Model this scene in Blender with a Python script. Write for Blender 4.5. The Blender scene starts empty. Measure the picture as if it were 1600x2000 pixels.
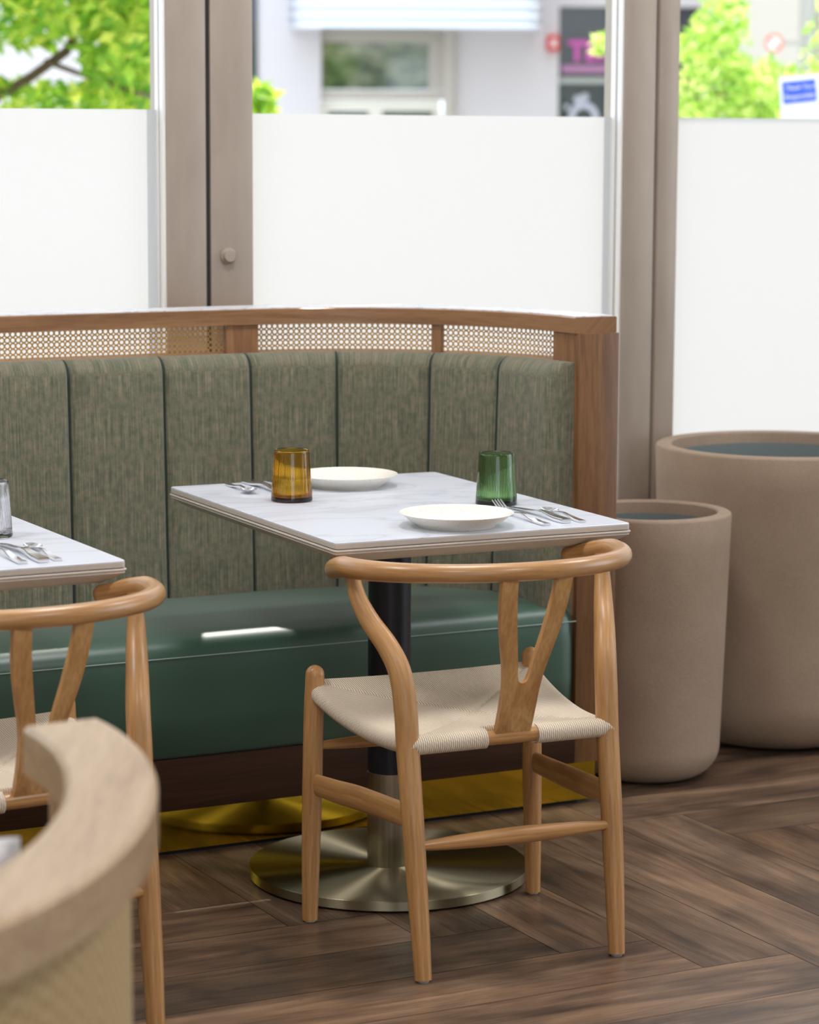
import bpy, bmesh, math, random
from mathutils import Vector, Matrix
random.seed(7)
PI = math.pi
S = bpy.context.scene
COL = S.collection

# ------------------------------------------------------------------ camera
F_PX, PITCH, ROLL, CAM_H = 5265.0, 0.1415, 0.0044, 1.483
cam = bpy.data.cameras.new('camera'); cam_ob = bpy.data.objects.new('camera', cam); COL.objects.link(cam_ob)
cam.sensor_fit = 'HORIZONTAL'; cam.sensor_width = 24.0; cam.lens = 24.0 * F_PX / 1600.0
cam.clip_start = 0.05; cam.clip_end = 200
cam.dof.use_dof = True; cam.dof.focus_distance = 5.05; cam.dof.aperture_fstop = 3.6
cp, sp = math.cos(PITCH), math.sin(PITCH)
fwd = Vector((0, cp, -sp)); right = Vector((1, 0, 0)); up = Vector((0, sp, cp))
cr, sr = math.cos(ROLL), math.sin(ROLL)
r2 = right * cr + up * sr
u2 = -right * sr + up * cr
M = Matrix((r2, u2, -fwd)).transposed().to_4x4(); M.translation = Vector((0, 0, CAM_H))
cam_ob.matrix_world = M
S.camera = cam_ob

# ------------------------------------------------------------------ light
S.view_settings.view_transform = 'Standard'; S.view_settings.look = 'None'
S.view_settings.gamma = 1.0; S.view_settings.exposure = 0.0
S.view_settings.use_curve_mapping = False
TH = math.radians(27.3)                       # the room's walls run at this angle
E0 = Vector((0.358, 5.79, 0))                 # front corner of the bench end
EU = Vector((math.cos(TH), math.sin(TH), 0)); EV = Vector((-math.sin(TH), math.cos(TH), 0))
def W(u, v, z=0.0): return E0 + EU * u + EV * v + Vector((0, 0, z))

world = bpy.data.worlds.new('World'); S.world = world; world.use_nodes = True
wn = world.node_tree.nodes; wl = world.node_tree.links
bg = wn['Background']; bg.inputs[0].default_value = (0.80, 0.89, 1.0, 1); bg.inputs[1].default_value = 2.7

sun_dir = (EU * -0.49 + EV * -0.83 + Vector((0, 0, -1.065))).normalized()
sun = bpy.data.lights.new('sun', 'SUN'); sun.energy = 5.5; sun.angle = math.radians(0.53); sun.color = (1, 0.95, 0.86)
so = bpy.data.objects.new('sun', sun); COL.objects.link(so)
so.rotation_euler = sun_dir.to_track_quat('-Z', 'Y').to_euler(); so.location = (3, 12, 10)

def area(name, loc, target, sx, sy, energy, color):
    l = bpy.data.lights.new(name, 'AREA'); l.shape = 'RECTANGLE'; l.size = sx; l.size_y = sy; l.energy = energy; l.color = color
    o = bpy.data.objects.new(name, l); COL.objects.link(o); o.location = loc
    o.rotation_euler = (Vector(target) - Vector(loc)).to_track_quat('-Z', 'Y').to_euler()
    return o
# unseen area fills added at the side and back openings to brighten the room
area('fill_right', W(4.3, -3.2, 1.75), W(0, -3.2, 0.6), 5.0, 2.4, 50, (0.86, 0.93, 1.0))
area('fill_behind', W(-3.2, -8.6, 1.8), W(-1.2, 0, 0.6), 5.0, 2.2, 10, (0.95, 0.96, 1.0))
# overhead area fills added to lift the room light, no lamps seen there
for cu, cv in ((-2.6, -0.5), (-0.6, -0.5), (1.6, -0.7), (-2.6, -3.4), (-0.2, -3.6)):
    area('overhead_fill', W(cu, cv, 3.08), W(cu, cv, 0), 0.6, 0.6, 29, (0.98, 0.98, 1.0))

# ------------------------------------------------------------------ helpers
def mat(name, color=(0.8, 0.8, 0.8), rough=0.5, metal=0.0, **kw):
    m = bpy.data.materials.new(name); m.use_nodes = True
    b = m.node_tree.nodes['Principled BSDF']
    b.inputs['Base Color'].default_value = (*color, 1); b.inputs['Roughness'].default_value = rough; b.inputs['Metallic'].default_value = metal
    for k, v in kw.items(): b.inputs[k.replace('_', ' ')].default_value = v
    return m
def nodes(m): return m.node_tree.nodes, m.node_tree.links, m.node_tree.nodes['Principled BSDF']
def ramp(n, l, src, stops, interp='LINEAR'):
    r = n.new('ShaderNodeValToRGB'); r.color_ramp.interpolation = interp
    e = r.color_ramp.elements
    while len(e) < len(stops): e.new(0.5)
    for i, (p, c) in enumerate(stops): e[i].position = p; e[i].color = (*c, 1)
    l.new(src, r.inputs[0]); return r
def mapping(n, l, scale, coord='Object', rot=(0, 0, 0)):
    t = n.new('ShaderNodeTexCoord'); mp = n.new('ShaderNodeMapping')
    mp.inputs['Scale'].default_value = scale; mp.inputs['Rotation'].default_value = rot
    l.new(t.outputs[coord], mp.inputs[0]); return mp.outputs[0]
def noise(n, l, vec, scale, detail=3, rough=0.5, dist=0.0):
    t = n.new('ShaderNodeTexNoise'); t.inputs['Scale'].default_value = scale; t.inputs['Detail'].default_value = detail
    t.inputs['Roughness'].default_value = rough; t.inputs['Distortion'].default_value = dist
    l.new(vec, t.inputs['Vector']); return t.outputs[0]
def bump(n, l, b, src, strength=0.3, dist=0.001):
    k = n.new('ShaderNodeBump'); k.inputs['Strength'].default_value = strength; k.inputs['Distance'].default_value = dist
    l.new(src, k.inputs['Height']); l.new(k.outputs[0], b.inputs['Normal'])

def wood(name, c1, c2, c3, axis='Z', rough=0.42, sc=1.0, coord='Object', coat=0.15):
    m = mat(name, c2, rough, Coat_Weight=coat, Coat_Roughness=0.25); n, l, b = nodes(m)
    s = {'Z': (22 * sc, 22 * sc, 1.6 * sc), 'X': (1.6 * sc, 22 * sc, 22 * sc), 'Y': (22 * sc, 1.6 * sc, 22 * sc)}[axis]
    v = mapping(n, l, s, coord)
    a = noise(n, l, v, 1.0, 5, 0.6, 0.8)
    r = ramp(n, l, a, [(0.3, c1), (0.5, c2), (0.7, c3)])
    s2 = tuple(x * 9 for x in s)
    v2 = mapping(n, l, s2, coord); f = noise(n, l, v2, 1.0, 2, 0.5)
    r2_ = ramp(n, l, f, [(0.35, (0.78, 0.74, 0.7)), (0.6, (1, 1, 1))])
    mx = n.new('ShaderNodeMix'); mx.data_type = 'RGBA'; mx.blend_type = 'MULTIPLY'; mx.inputs[0].default_value = 0.75
    l.new(r.outputs[0], mx.inputs[6]); l.new(r2_.outputs[0], mx.inputs[7]); l.new(mx.outputs[2], b.inputs['Base Color'])
    bump(n, l, b, f, 0.12, 0.0006)
    return m

def obj(name, me, m, parent=None):
    o = bpy.data.objects.new(name, me); COL.objects.link(o)
    if m is not None:
        me.materials.clear(); me.materials.append(m)
    if parent is not None: o.parent = parent
    return o
def mesh(name, verts, faces, smooth=False, uvs=None):
    me = bpy.data.meshes.new(name); me.from_pydata([tuple(v) for v in verts], [], faces); me.update()
    if smooth:
        for p in me.polygons: p.use_smooth = True
    if uvs is not None:
        uv = me.uv_layers.new(name='UVMap')
        for i, lp in enumerate(me.loops): uv.data[i].uv = uvs[lp.vertex_index]
    return me
def fix(me):
    bm = bmesh.new(); bm.from_mesh(me); bmesh.ops.recalc_face_normals(bm, faces=bm.faces); bm.to_mesh(me); bm.free(); return me
def empty(name, loc=(0, 0, 0), rz=0.0):
    o = bpy.data.objects.new(name, None); o.empty_display_size = 0.1; COL.objects.link(o); o.location = loc; o.rotation_euler = (0, 0, rz); return o
def tag(o, label, cat, group=None):
    o['label'] = label; o['category'] = cat
    if group: o['group'] = group
    return o
def struct(o): o['kind'] = 'structure'; return o
def box(name, a, b, m, parent=None, bev=0.0, seg=2):
    bm = bmesh.new(); bmesh.ops.create_cube(bm, size=1)
    c = [(a[i] + b[i]) / 2 for i in range(3)]; s = [abs(b[i] - a[i]) for i in range(3)]
    for v in bm.verts: v.co = Vector((v.co[i] * s[i] + c[i] for i in range(3)))
    if bev: bmesh.ops.bevel(bm, geom=bm.edges[:], offset=bev, segments=seg, profile=0.5, affect='EDGES')
    me = bpy.data.meshes.new(name); bm.to_mesh(me); bm.free()
    if bev:
        for p in me.polygons: p.use_smooth = True
        try: me.set_sharp_from_angle(angle=math.radians(40))
        except Exception: pass
    return obj(name, me, m, parent)
def catmull(pts, rad, n=8):
    P = [Vector(p) for p in pts]; out = []; ro = []
    for i in range(len(P) - 1):
        p0 = P[max(i - 1, 0)]; p1 = P[i]; p2 = P[i + 1]; p3 = P[min(i + 2, len(P) - 1)]
        for k in range(n):
            t = k / n
            out.append(0.5 * ((2 * p1) + (-p0 + p2) * t + (2 * p0 - 5 * p1 + 4 * p2 - p3) * t * t + (-p0 + 3 * p1 - 3 * p2 + p3) * t ** 3))
            r0, r1, r2x, r3 = rad[max(i - 1, 0)], rad[i], rad[i + 1], rad[min(i + 2, len(P) - 1)]
            ro.append(0.5 * ((2 * r1) + (-r0 + r2x) * t + (2 * r0 - 5 * r1 + 4 * r2x - r3) * t * t + (-r0 + 3 * r1 - 3 * r2x + r3) * t ** 3))
    out.append(P[-1]); ro.append(rad[-1]); return out, ro
def tube_me(name, pts, rad, seg=16, n=8, round_ends=False, sy=1.0, smooth_path=True):
    """Round bar along a path; sy squashes it in its second direction; UV: v along, u around (metres)."""
    if smooth_path: P, Rr = catmull(pts, rad, n)
    else: P, Rr = [Vector(p) for p in pts], list(rad)
    if round_ends:
        def cap(p, q, r):
            d = (p - q).normalized(); return [(p + d * r * math.sin(a), r * math.cos(a)) for a in (0.35, 0.7, 1.05, 1.35, 1.5)]
        a = cap(P[0], P[1], Rr[0])[::-1]; b = cap(P[-1], P[-2], Rr[-1])
        P = [x[0] for x in a] + P + [x[0] for x in b]; Rr = [x[1] for x in a] + Rr + [x[1] for x in b]
    T = []
    for i in range(len(P)):
        T.append((P[min(i + 1, len(P) - 1)] - P[max(i - 1, 0)]).normalized())
    ref = Vector((0, 0, 1)) if abs(T[0].z) < 0.9 else Vector((0, 1, 0))
    nrm = (ref - T[0] * ref.dot(T[0])).normalized()
    verts = []; faces = []; uvs = []; L = 0
    for i, p in enumerate(P):
        if i: L += (p - P[i - 1]).length
        nrm = (nrm - T[i] * nrm.dot(T[i])).normalized(); bi = T[i].cross(nrm)
        for k in range(seg):
            a = 2 * PI * k / seg
            verts.append(p + nrm * Rr[i] * math.cos(a) + bi * Rr[i] * math.sin(a) * sy); uvs.append((abs(a - PI) * 0.022, L))
    for i in range(len(P) - 1):
        for k in range(seg):
            k2 = (k + 1) % seg
            faces.append((i * seg + k, i * seg + k2, (i + 1) * seg + k2, (i + 1) * seg + k))
    faces.append(tuple(range(seg))[::-1]); faces.append(tuple((len(P) - 1) * seg + k for k in range(seg)))
    me = mesh(name, verts, faces, True, uvs); fix(me)
    try: me.set_sharp_from_angle(angle=math.radians(50))
    except Exception: pass
    return me
def lathe_me(name, prof, seg=64, smooth=True, ribs=None):
    verts = []; faces = []
    for j, (r, z) in enumerate(prof):
        for k in range(seg):
            a = 2 * PI * k / seg; rr = r
            if ribs and ribs[j]: rr = r + ribs[j] * math.cos(a * RIBS)
            verts.append((rr * math.cos(a), rr * math.sin(a), z))
    for j in range(len(prof) - 1):
        for k in range(seg):
            k2 = (k + 1) % seg
            faces.append((j * seg + k, j * seg + k2, (j + 1) * seg + k2, (j + 1) * seg + k))
    me = mesh(name, verts, faces, smooth)
    bm = bmesh.new(); bm.from_mesh(me); bmesh.ops.remove_doubles(bm, verts=bm.verts, dist=1e-6)
    bmesh.ops.dissolve_degenerate(bm, edges=bm.edges, dist=1e-7); bmesh.ops.recalc_face_normals(bm, faces=bm.faces); bm.to_mesh(me); bm.free()
    for p in me.polygons: p.use_smooth = smooth
    try: me.set_sharp_from_angle(angle=math.radians(40))
    except Exception: pass
    return me
RIBS = 72
def prism_me(name, outline, y0, y1, bend=None):
    """outline in x,z extruded in y; bend(z) shifts y."""
    n = len(outline); f = bend or (lambda z: 0)
    v = [(x, y0 + f(z), z) for x, z in outline] + [(x, y1 + f(z), z) for x, z in outline]
    bm = bmesh.new(); vs = [bm.verts.new(p) for p in v]
    for i in range(n):
        j = (i + 1) % n; bm.faces.new((vs[i], vs[j], vs[n + j], vs[n + i]))
    e = [bm.faces.new(vs[:n]), bm.faces.new(vs[n:][::-1])]
    bmesh.ops.triangulate(bm, faces=e); bmesh.ops.recalc_face_normals(bm, faces=bm.faces)
    me = bpy.data.meshes.new(name); bm.to_mesh(me); bm.free(); return me
def copy_tree(o, parent=None):
    c = o.copy(); COL.objects.link(c)
    if parent is not None: c.parent = parent
    for ch in list(o.children): copy_tree(ch, c)
    return c

# ------------------------------------------------------------------ materials
A3 = ((0.40, 0.185, 0.058), (0.54, 0.285, 0.105), (0.66, 0.38, 0.155))
ASH_SPLAT = wood('ash_wood_splat', *A3, 'Z', 0.4)
ASH = wood('ash_wood', *A3, 'Y', 0.4, coord='UV')
ASH_X = wood('ash_wood_rail', *A3, 'Y', 0.34, coat=0.45, coord='UV')
ASH_Y = wood('ash_wood_stretcher', *A3, 'Y', 0.4, coord='UV')
OAK_H = wood('oak_horizontal', (0.22, 0.095, 0.035), (0.33, 0.155, 0.065), (0.42, 0.21, 0.095), 'X', 0.45)
OAK_V = wood('oak_vertical', (0.20, 0.085, 0.03), (0.31, 0.145, 0.058), (0.38, 0.19, 0.08), 'Z', 0.45, sc=1.3)
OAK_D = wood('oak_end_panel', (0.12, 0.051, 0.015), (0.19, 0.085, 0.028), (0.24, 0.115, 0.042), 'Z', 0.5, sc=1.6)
PALE = wood('pale_ash', (0.40, 0.26, 0.135), (0.485, 0.33, 0.185), (0.54, 0.38, 0.225), 'Y', 0.4)
FRAME = mat('taupe_metal', (0.35, 0.30, 0.245), 0.42, 0.15)
n, l, b = nodes(FRAME); _v = mapping(n, l, (6, 6, 1.5)); _a = noise(n, l, _v, 3, 5, 0.6)
_r = ramp(n, l, _a, [(0.35, (0.355, 0.29, 0.235)), (0.65, (0.395, 0.325, 0.265))]); l.new(_r.outputs[0], b.inputs['Base Color'])
REVEAL_SUN = mat('reveal_sun_white', (0.93, 0.92, 0.89), 0.4)  # sun glare on the taupe frame reveals, painted as white
RUBBER = mat('black_rubber', (0.02, 0.022, 0.02), 0.7)
BLACK = mat('black_metal', (0.012, 0.013, 0.018), 0.38, 0.3)
WHITEP = mat('white_paint', (0.8, 0.79, 0.76), 0.6)
WARMW = mat('warm_wall', (0.72, 0.66, 0.58), 0.7)
GLIDE = mat('nylon_glide', (0.35, 0.34, 0.33), 0.6)

def floor_mat():
    m = mat('plank_floor', (0.2, 0.12, 0.08), 0.36); n, l, b = nodes(m)
    uv = n.new('ShaderNodeUVMap'); uv.uv_map = 'UVMap'
    at = n.new('ShaderNodeAttribute'); at.attribute_name = 'tint'
    mp = n.new('ShaderNodeMapping'); mp.inputs['Scale'].default_value = (1.3, 11, 1); l.new(uv.outputs[0], mp.inputs[0])
    a = noise(n, l, mp.outputs[0], 1.6, 6, 0.62, 0.7)
    mp2 = n.new('ShaderNodeMapping'); mp2.inputs['Scale'].default_value = (2.2, 4.5, 1); l.new(uv.outputs[0], mp2.inputs[0])
    a2 = noise(n, l, mp2.outputs[0], 1.3, 3, 0.6, 0.3)
    mp3 = n.new('ShaderNodeMapping'); mp3.inputs['Scale'].default_value = (9, 170, 1); l.new(uv.outputs[0], mp3.inputs[0])
    a3 = noise(n, l, mp3.outputs[0], 1.0, 3, 0.6)
    r = ramp(n, l, a, [(0.28, (0.062, 0.038, 0.025)), (0.45, (0.150, 0.088, 0.052)), (0.62, (0.245, 0.150, 0.090)), (0.8, (0.34, 0.22, 0.14))])
    rb = ramp(n, l, a2, [(0.36, (0.30, 0.33, 0.40)), (0.55, (1, 1, 1))])
    rc = ramp(n, l, a3, [(0.3, (0.72, 0.72, 0.74)), (0.6, (1.06, 1.05, 1.04))])
    def mul(x, y, f):
        k = n.new('ShaderNodeMix'); k.data_type = 'RGBA'; k.blend_type = 'MULTIPLY'; k.inputs[0].default_value = f
        l.new(x, k.inputs[6]); l.new(y, k.inputs[7]); return k.outputs[2]
    c = mul(mul(mul(r.outputs[0], rb.outputs[0], 0.75), rc.outputs[0], 0.8), at.outputs['Color'], 1.0)
    l.new(c, b.inputs['Base Color'])
    rr = ramp(n, l, a3, [(0.3, (0.40, 0.40, 0.40)), (0.7, (0.27, 0.27, 0.27))]); l.new(rr.outputs[0], b.inputs['Roughness'])
    bump(n, l, b, a3, 0.25, 0.0008); return m
FLOOR = floor_mat()

def fabric():
    m = mat('green_tweed', (0.2, 0.2, 0.15), 0.95, Sheen_Weight=0.25, Sheen_Roughness=0.5); n, l, b = nodes(m)
    uv = n.new('ShaderNodeUVMap'); uv.uv_map = 'UVMap'
    def nz(s, sc=1, d=3):
        mp = n.new('ShaderNodeMapping'); mp.inputs['Scale'].default_value = s; l.new(uv.outputs[0], mp.inputs[0]); return noise(n, l, mp.outputs[0], sc, d, 0.6)
    a = nz((520, 9, 1), 1, 4); c = nz((800, 500, 1), 1, 2); d = nz((70, 55, 1), 1, 4)
    r = ramp(n, l, a, [(0.36, (0.125, 0.125, 0.088)), (0.5, (0.19, 0.172, 0.122)), (0.66, (0.31, 0.272, 0.205))])
    r2_ = ramp(n, l, c, [(0.3, (0.55, 0.62, 0.55)), (0.62, (1.15, 1.12, 1.08))])
    r3 = ramp(n, l, d, [(0.38, (0.66, 0.78, 0.70)), (0.62, (1.12, 1.06, 1.0))])
    k = n.new('ShaderNodeMix'); k.data_type = 'RGBA'; k.blend_type = 'MULTIPLY'; k.inputs[0].default_value = 0.8
    l.new(r.outputs[0], k.inputs[6]); l.new(r2_.outputs[0], k.inputs[7])
    k2 = n.new('ShaderNodeMix'); k2.data_type = 'RGBA'; k2.blend_type = 'MULTIPLY'; k2.inputs[0].default_value = 0.9
    l.new(k.outputs[2], k2.inputs[6]); l.new(r3.outputs[0], k2.inputs[7]); l.new(k2.outputs[2], b.inputs['Base Color'])
    bump(n, l, b, c, 0.4, 0.0012); return m
FABRIC = fabric()
SEAM = mat('seam_green', (0.02, 0.035, 0.025), 0.8)
VINYL = mat('green_vinyl', (0.036, 0.090, 0.056), 0.40, Specular_IOR_Level=0.75, Sheen_Weight=0.35, Sheen_Roughness=0.4); n, l, b = nodes(VINYL)
_v = mapping(n, l, (1, 1, 1)); bump(n, l, b, noise(n, l, _v, 420, 2), 0.12, 0.0004)
PIPING = mat('pale_piping', (0.30, 0.38, 0.33), 0.5)
BRASS = mat('brass_mirror', (0.74, 0.53, 0.05), 0.10, 1.0)
DARK = mat('dark_plinth', (0.006, 0.005, 0.005), 0.8)

def marble(name, base, vein, f=0.6, scale=2.2, rough=0.3):
    m = mat(name, base, rough); n, l, b = nodes(m)
    v = mapping(n, l, (1.0, 2.6, 1.0), rot=(0, 0, 0.5))
    w = n.new('ShaderNodeTexNoise'); w.inputs['Scale'].default_value = scale; w.inputs['Detail'].default_value = 6; w.inputs['Distortion'].default_value = 1.2; l.new(v, w.inputs['Vector'])
    mt = n.new('ShaderNodeMath'); mt.operation = 'SUBTRACT'; mt.inputs[1].default_value = 0.5; l.new(w.outputs[0], mt.inputs[0])
    ab = n.new('ShaderNodeMath'); ab.operation = 'ABSOLUTE'; l.new(mt.outputs[0], ab.inputs[0])
    r = ramp(n, l, ab.outputs[0], [(0.0, vein), (0.012, tuple(x * (1 - f * 0.25) for x in base)), (0.05, base)])
    l.new(r.outputs[0], b.inputs['Base Color']); return m
MARBLE = marble('white_stone_top', (0.68, 0.70, 0.76), (0.54, 0.56, 0.62), 0.4)
CAP = marble('white_marble_cap', (0.80, 0.81, 0.84), (0.45, 0.5, 0.6), 0.8, 9)
EDGE = mat('greige_edge', (0.60, 0.53, 0.46), 0.5)

def brushed(name, col, rough, radial):
    m = mat(name, col, rough, 1.0, Anisotropic=1.0); n, l, b = nodes(m)
    t = n.new('ShaderNodeTangent'); t.direction_type = 'RADIAL'; t.axis = 'Z'; l.new(t.outputs[0], b.inputs['Tangent'])
    b.inputs['Anisotropic Rotation'].default_value = 0.25 if radial else 0.0
    if not radial:
        v = mapping(n, l, (160, 160, 2)); f = noise(n, l, v, 1, 3)
        r = ramp(n, l, f, [(0.3, tuple(c * 0.8 for c in col)), (0.7, tuple(min(1, c * 1.1) for c in col))]); l.new(r.outputs[0], b.inputs['Base Color'])
    return m
BASEM = brushed('brushed_bronze', (0.33, 0.285, 0.185), 0.42, True)
SLEEVE = brushed('brushed_sleeve', (0.40, 0.36, 0.27), 0.3, False)
CERAMIC = mat('speckled_ceramic', (0.82, 0.77, 0.66), 0.32); n, l, b = nodes(CERAMIC)
_v = mapping(n, l, (1, 1, 1)); _r = ramp(n, l, noise(n, l, _v, 420, 2), [(0.30, (0.55, 0.47, 0.36)), (0.38, (0.84, 0.80, 0.71))]); l.new(_r.outputs[0], b.inputs['Base Color'])
STEEL = mat('steel_cutlery', (0.84, 0.85, 0.87), 0.16, 1.0)
def glassm(name, col, dens):
    m = mat(name, (1, 1, 1), 0.02, IOR=1.48, Transmission_Weight=1.0); n, l, b = nodes(m)
    va = n.new('ShaderNodeVolumeAbsorption'); va.inputs['Color'].default_value = (*col, 1); va.inputs['Density'].default_value = dens
    l.new(va.outputs[0], n['Material Output'].inputs['Volume']); b.inputs['Base Color'].default_value = (*[c ** 0.25 for c in col], 1); return m
AMBER = glassm('amber_glass', (0.86, 0.56, 0.008), 250)
GREEN = glassm('green_glass', (0.22, 0.50, 0.13), 185)
CLEAR = glassm('clear_glass', (0.95, 0.96, 1.0), 5)

def stone():
    m = mat('sand_concrete', (0.5, 0.42, 0.33), 0.85); n, l, b = nodes(m); v = mapping(n, l, (1, 1, 1))
    a = noise(n, l, v, 3.0, 4, 0.6); c = noise(n, l, v, 260, 2)
    r = ramp(n, l, a, [(0.3, (0.30, 0.215, 0.150)), (0.7, (0.38, 0.285, 0.205))]); r2_ = ramp(n, l, c, [(0.3, (0.88, 0.87, 0.86)), (0.7, (1.06, 1.05, 1.04))])
    k = n.new('ShaderNodeMix'); k.data_type = 'RGBA'; k.blend_type = 'MULTIPLY'; k.inputs[0].default_value = 1
    l.new(r.outputs[0], k.inputs[6]); l.new(r2_.outputs[0], k.inputs[7]); l.new(k.outputs[2], b.inputs['Base Color'])
    bump(n, l, b, c, 0.25, 0.0008); return m
STONE = stone()
SOIL = mat('pot_inner', (0.16, 0.19, 0.19), 0.8)

def cord():
    m = mat('paper_cord', (0.72, 0.62, 0.47), 0.8); n, l, b = nodes(m)
    uv = n.new('ShaderNodeUVMap'); uv.uv_map = 'UVMap'
    w = n.new('ShaderNodeTexWave'); w.wave_type = 'BANDS'; w.bands_direction = 'X'; w.inputs['Scale'].default_value = 76; w.inputs['Distortion'].default_value = 0.6; w.inputs['Detail'].default_value = 1
    l.new(uv.outputs[0], w.inputs['Vector'])
    w2 = n.new('ShaderNodeTexWave'); w2.wave_type = 'BANDS'; w2.bands_direction = 'DIAGONAL'; w2.inputs['Scale'].default_value = 60; w2.inputs['Distortion'].default_value = 0.5
    l.new(uv.outputs[0], w2.inputs['Vector'])
    r = ramp(n, l, w.outputs[0], [(0.0, (0.34, 0.24, 0.145)), (0.2, (0.66, 0.53, 0.38)), (0.6, (0.86, 0.75, 0.60))])
    r2_ = ramp(n, l, w2.outputs[0], [(0.0, (0.90, 0.88, 0.86)), (0.5, (1.02, 1.01, 1.0))])
    k = n.new('ShaderNodeMix'); k.data_type = 'RGBA'; k.blend_type = 'MULTIPLY'; k.inputs[0].default_value = 0.9
    l.new(r.outputs[0], k.inputs[6]); l.new(r2_.outputs[0], k.inputs[7]); l.new(k.outputs[2], b.inputs['Base Color'])
    bump(n, l, b, w.outputs[0], 0.6, 0.0015); return m
CORD = cord()

def cane_mat():
    m = mat('woven_cane', (0.62, 0.40, 0.17), 0.6); n, l, b = nodes(m)
    uv = n.new('ShaderNodeUVMap'); uv.uv_map = 'UVMap'
    ws = []
    for dr in ('X', 'Y', 'DIAGONAL'):
        w = n.new('ShaderNodeTexWave'); w.bands_direction = dr; w.inputs['Scale'].default_value = 0.955 if dr != 'DIAGONAL' else 0.7
        l.new(uv.outputs[0], w.inputs['Vector']); ws.append(w)
    k = n.new('ShaderNodeMath'); k.operation = 'MULTIPLY'; l.new(ws[0].outputs[0], k.inputs[0]); l.new(ws[1].outputs[0], k.inputs[1])
    r = ramp(n, l, k.outputs[0], [(0.0, (0.34, 0.17, 0.05)), (0.3, (0.66, 0.38, 0.13)), (1.0, (0.80, 0.54, 0.24))])
    l.new(r.outputs[0], b.inputs['Base Color'])
    tr = n.new('ShaderNodeBsdfTranslucent'); tr.inputs[0].default_value = (0.95, 0.56, 0.16, 1)
    mx = n.new('ShaderNodeMixShader'); mx.inputs[0].default_value = 0.62
    l.new(b.outputs[0], mx.inputs[1]); l.new(tr.outputs[0], mx.inputs[2]); l.new(mx.outputs[0], n['Material Output'].inputs['Surface'])
    return m
CANE = cane_mat()

def pane_mat():
    m = bpy.data.materials.new('window_glass'); m.use_nodes = True; n = m.node_tree.nodes; l = m.node_tree.links; n.clear()
    o = n.new('ShaderNodeOutputMaterial'); t = n.new('ShaderNodeBsdfTransparent'); t.inputs[0].default_value = (0.96, 0.98, 0.97, 1)
    g = n.new('ShaderNodeBsdfGlossy'); g.inputs['Roughness'].default_value = 0.02; f = n.new('ShaderNodeFresnel'); f.inputs[0].default_value = 1.25
    x = n.new('ShaderNodeMixShader'); l.new(f.outputs[0], x.inputs[0]); l.new(t.outputs[0], x.inputs[1]); l.new(g.outputs[0], x.inputs[2]); l.new(x.outputs[0], o.inputs[0]); return m
PANE = pane_mat()
def film_mat():
    m = bpy.data.materials.new('frosted_film'); m.use_nodes = True; n = m.node_tree.nodes; l = m.node_tree.links; n.clear()
    o = n.new('ShaderNodeOutputMaterial'); t = n.new('ShaderNodeBsdfTranslucent'); t.inputs[0].default_value = (0.44, 0.43, 0.43, 1)
    d = n.new('ShaderNodeBsdfDiffuse'); d.inputs[0].default_value = (0.72, 0.72, 0.73, 1)
    x = n.new('ShaderNodeMixShader'); x.inputs[0].default_value = 0.25; l.new(t.outputs[0], x.inputs[1]); l.new(d.outputs[0], x.inputs[2]); l.new(x.outputs[0], o.inputs[0]); return m
FILM = film_mat()

# ------------------------------------------------------------------ floor: herringbone planks
def build_floor():
    w = 0.1865; N = 7; verts = []; faces = []; uvs = []; tints = []
    # y grows towards the camera side: v = -0.901 - y*w ; x: u = -0.368 + x*w
    def P(x, y, z=0.0): p = W(-0.368 + x * w, -0.901 - y * w, z); return (p.x, p.y, z)
    g = 0.0045
    def add(x0, y0, x1, y1, horiz):
        i = len(verts); verts.extend([P(x0 + g, y0 + g), P(x1 - g, y0 + g), P(x1 - g, y1 - g), P(x0 + g, y1 - g)]); faces.append((i, i + 1, i + 2, i + 3))
        L = N * w; a, b = random.uniform(0, 40), random.uniform(0, 40)
        q = [(a, b), (a + L, b), (a + L, b + w), (a, b + w)] if horiz else [(a, b + w), (a, b), (a + L, b), (a + L, b + w)]
        uvs.extend(q); t = random.uniform(0.72, 1.32); c = random.uniform(-0.04, 0.04); tints.append((t * (1 + c), t, t * (1 - c), 1))
    X0, X1, Y0, Y1 = -32, 26, -10, 46
    done = set()
    for y in range(Y0, Y1):
        for x in range(X0, X1):
            d = (x - y) % (2 * N)
            if d >= N:
                k = ('h', x - (d - N), y)
                if k not in done: done.add(k); add(k[1], y, k[1] + N, y + 1, True)
            else:
                k = ('v', x, y - (N - 1 - d))
                if k not in done: done.add(k); add(x, k[2], x + 1, k[2] + N, False)
    me = mesh('floor', verts, faces, False, uvs)
    ca = me.color_attributes.new('tint', 'FLOAT_COLOR', 'CORNER')
    for p in me.polygons:
        for li in p.loop_indices: ca.data[li].color = tints[p.index]
    o = obj('floor', me, FLOOR); struct(o)
    sub = box('joint_bed', (-12, -8, -0.06), (12, 12, -0.0012), mat('joint_dark', (0.03, 0.02, 0.015), 0.8)); sub.parent = o
    return o
build_floor()
# trim the sub-bed to the room's rectangle
jb = bpy.data.objects['joint_bed']
cs = [W(-6.3, -9.3), W(5.0, -9.3), W(5.0, 1.0), W(-6.3, 1.0)]
jb.data = fix(mesh('joint_bed', [(c.x, c.y, -0.0012) for c in cs] + [(c.x, c.y, -0.06) for c in cs], [(0, 1, 2, 3), (7, 6, 5, 4), (0, 4, 5, 1), (1, 5, 6, 2), (2, 6, 7, 3), (3, 7, 4, 0)]))
jb.data.materials.append(bpy.data.materials['joint_dark'])

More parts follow.
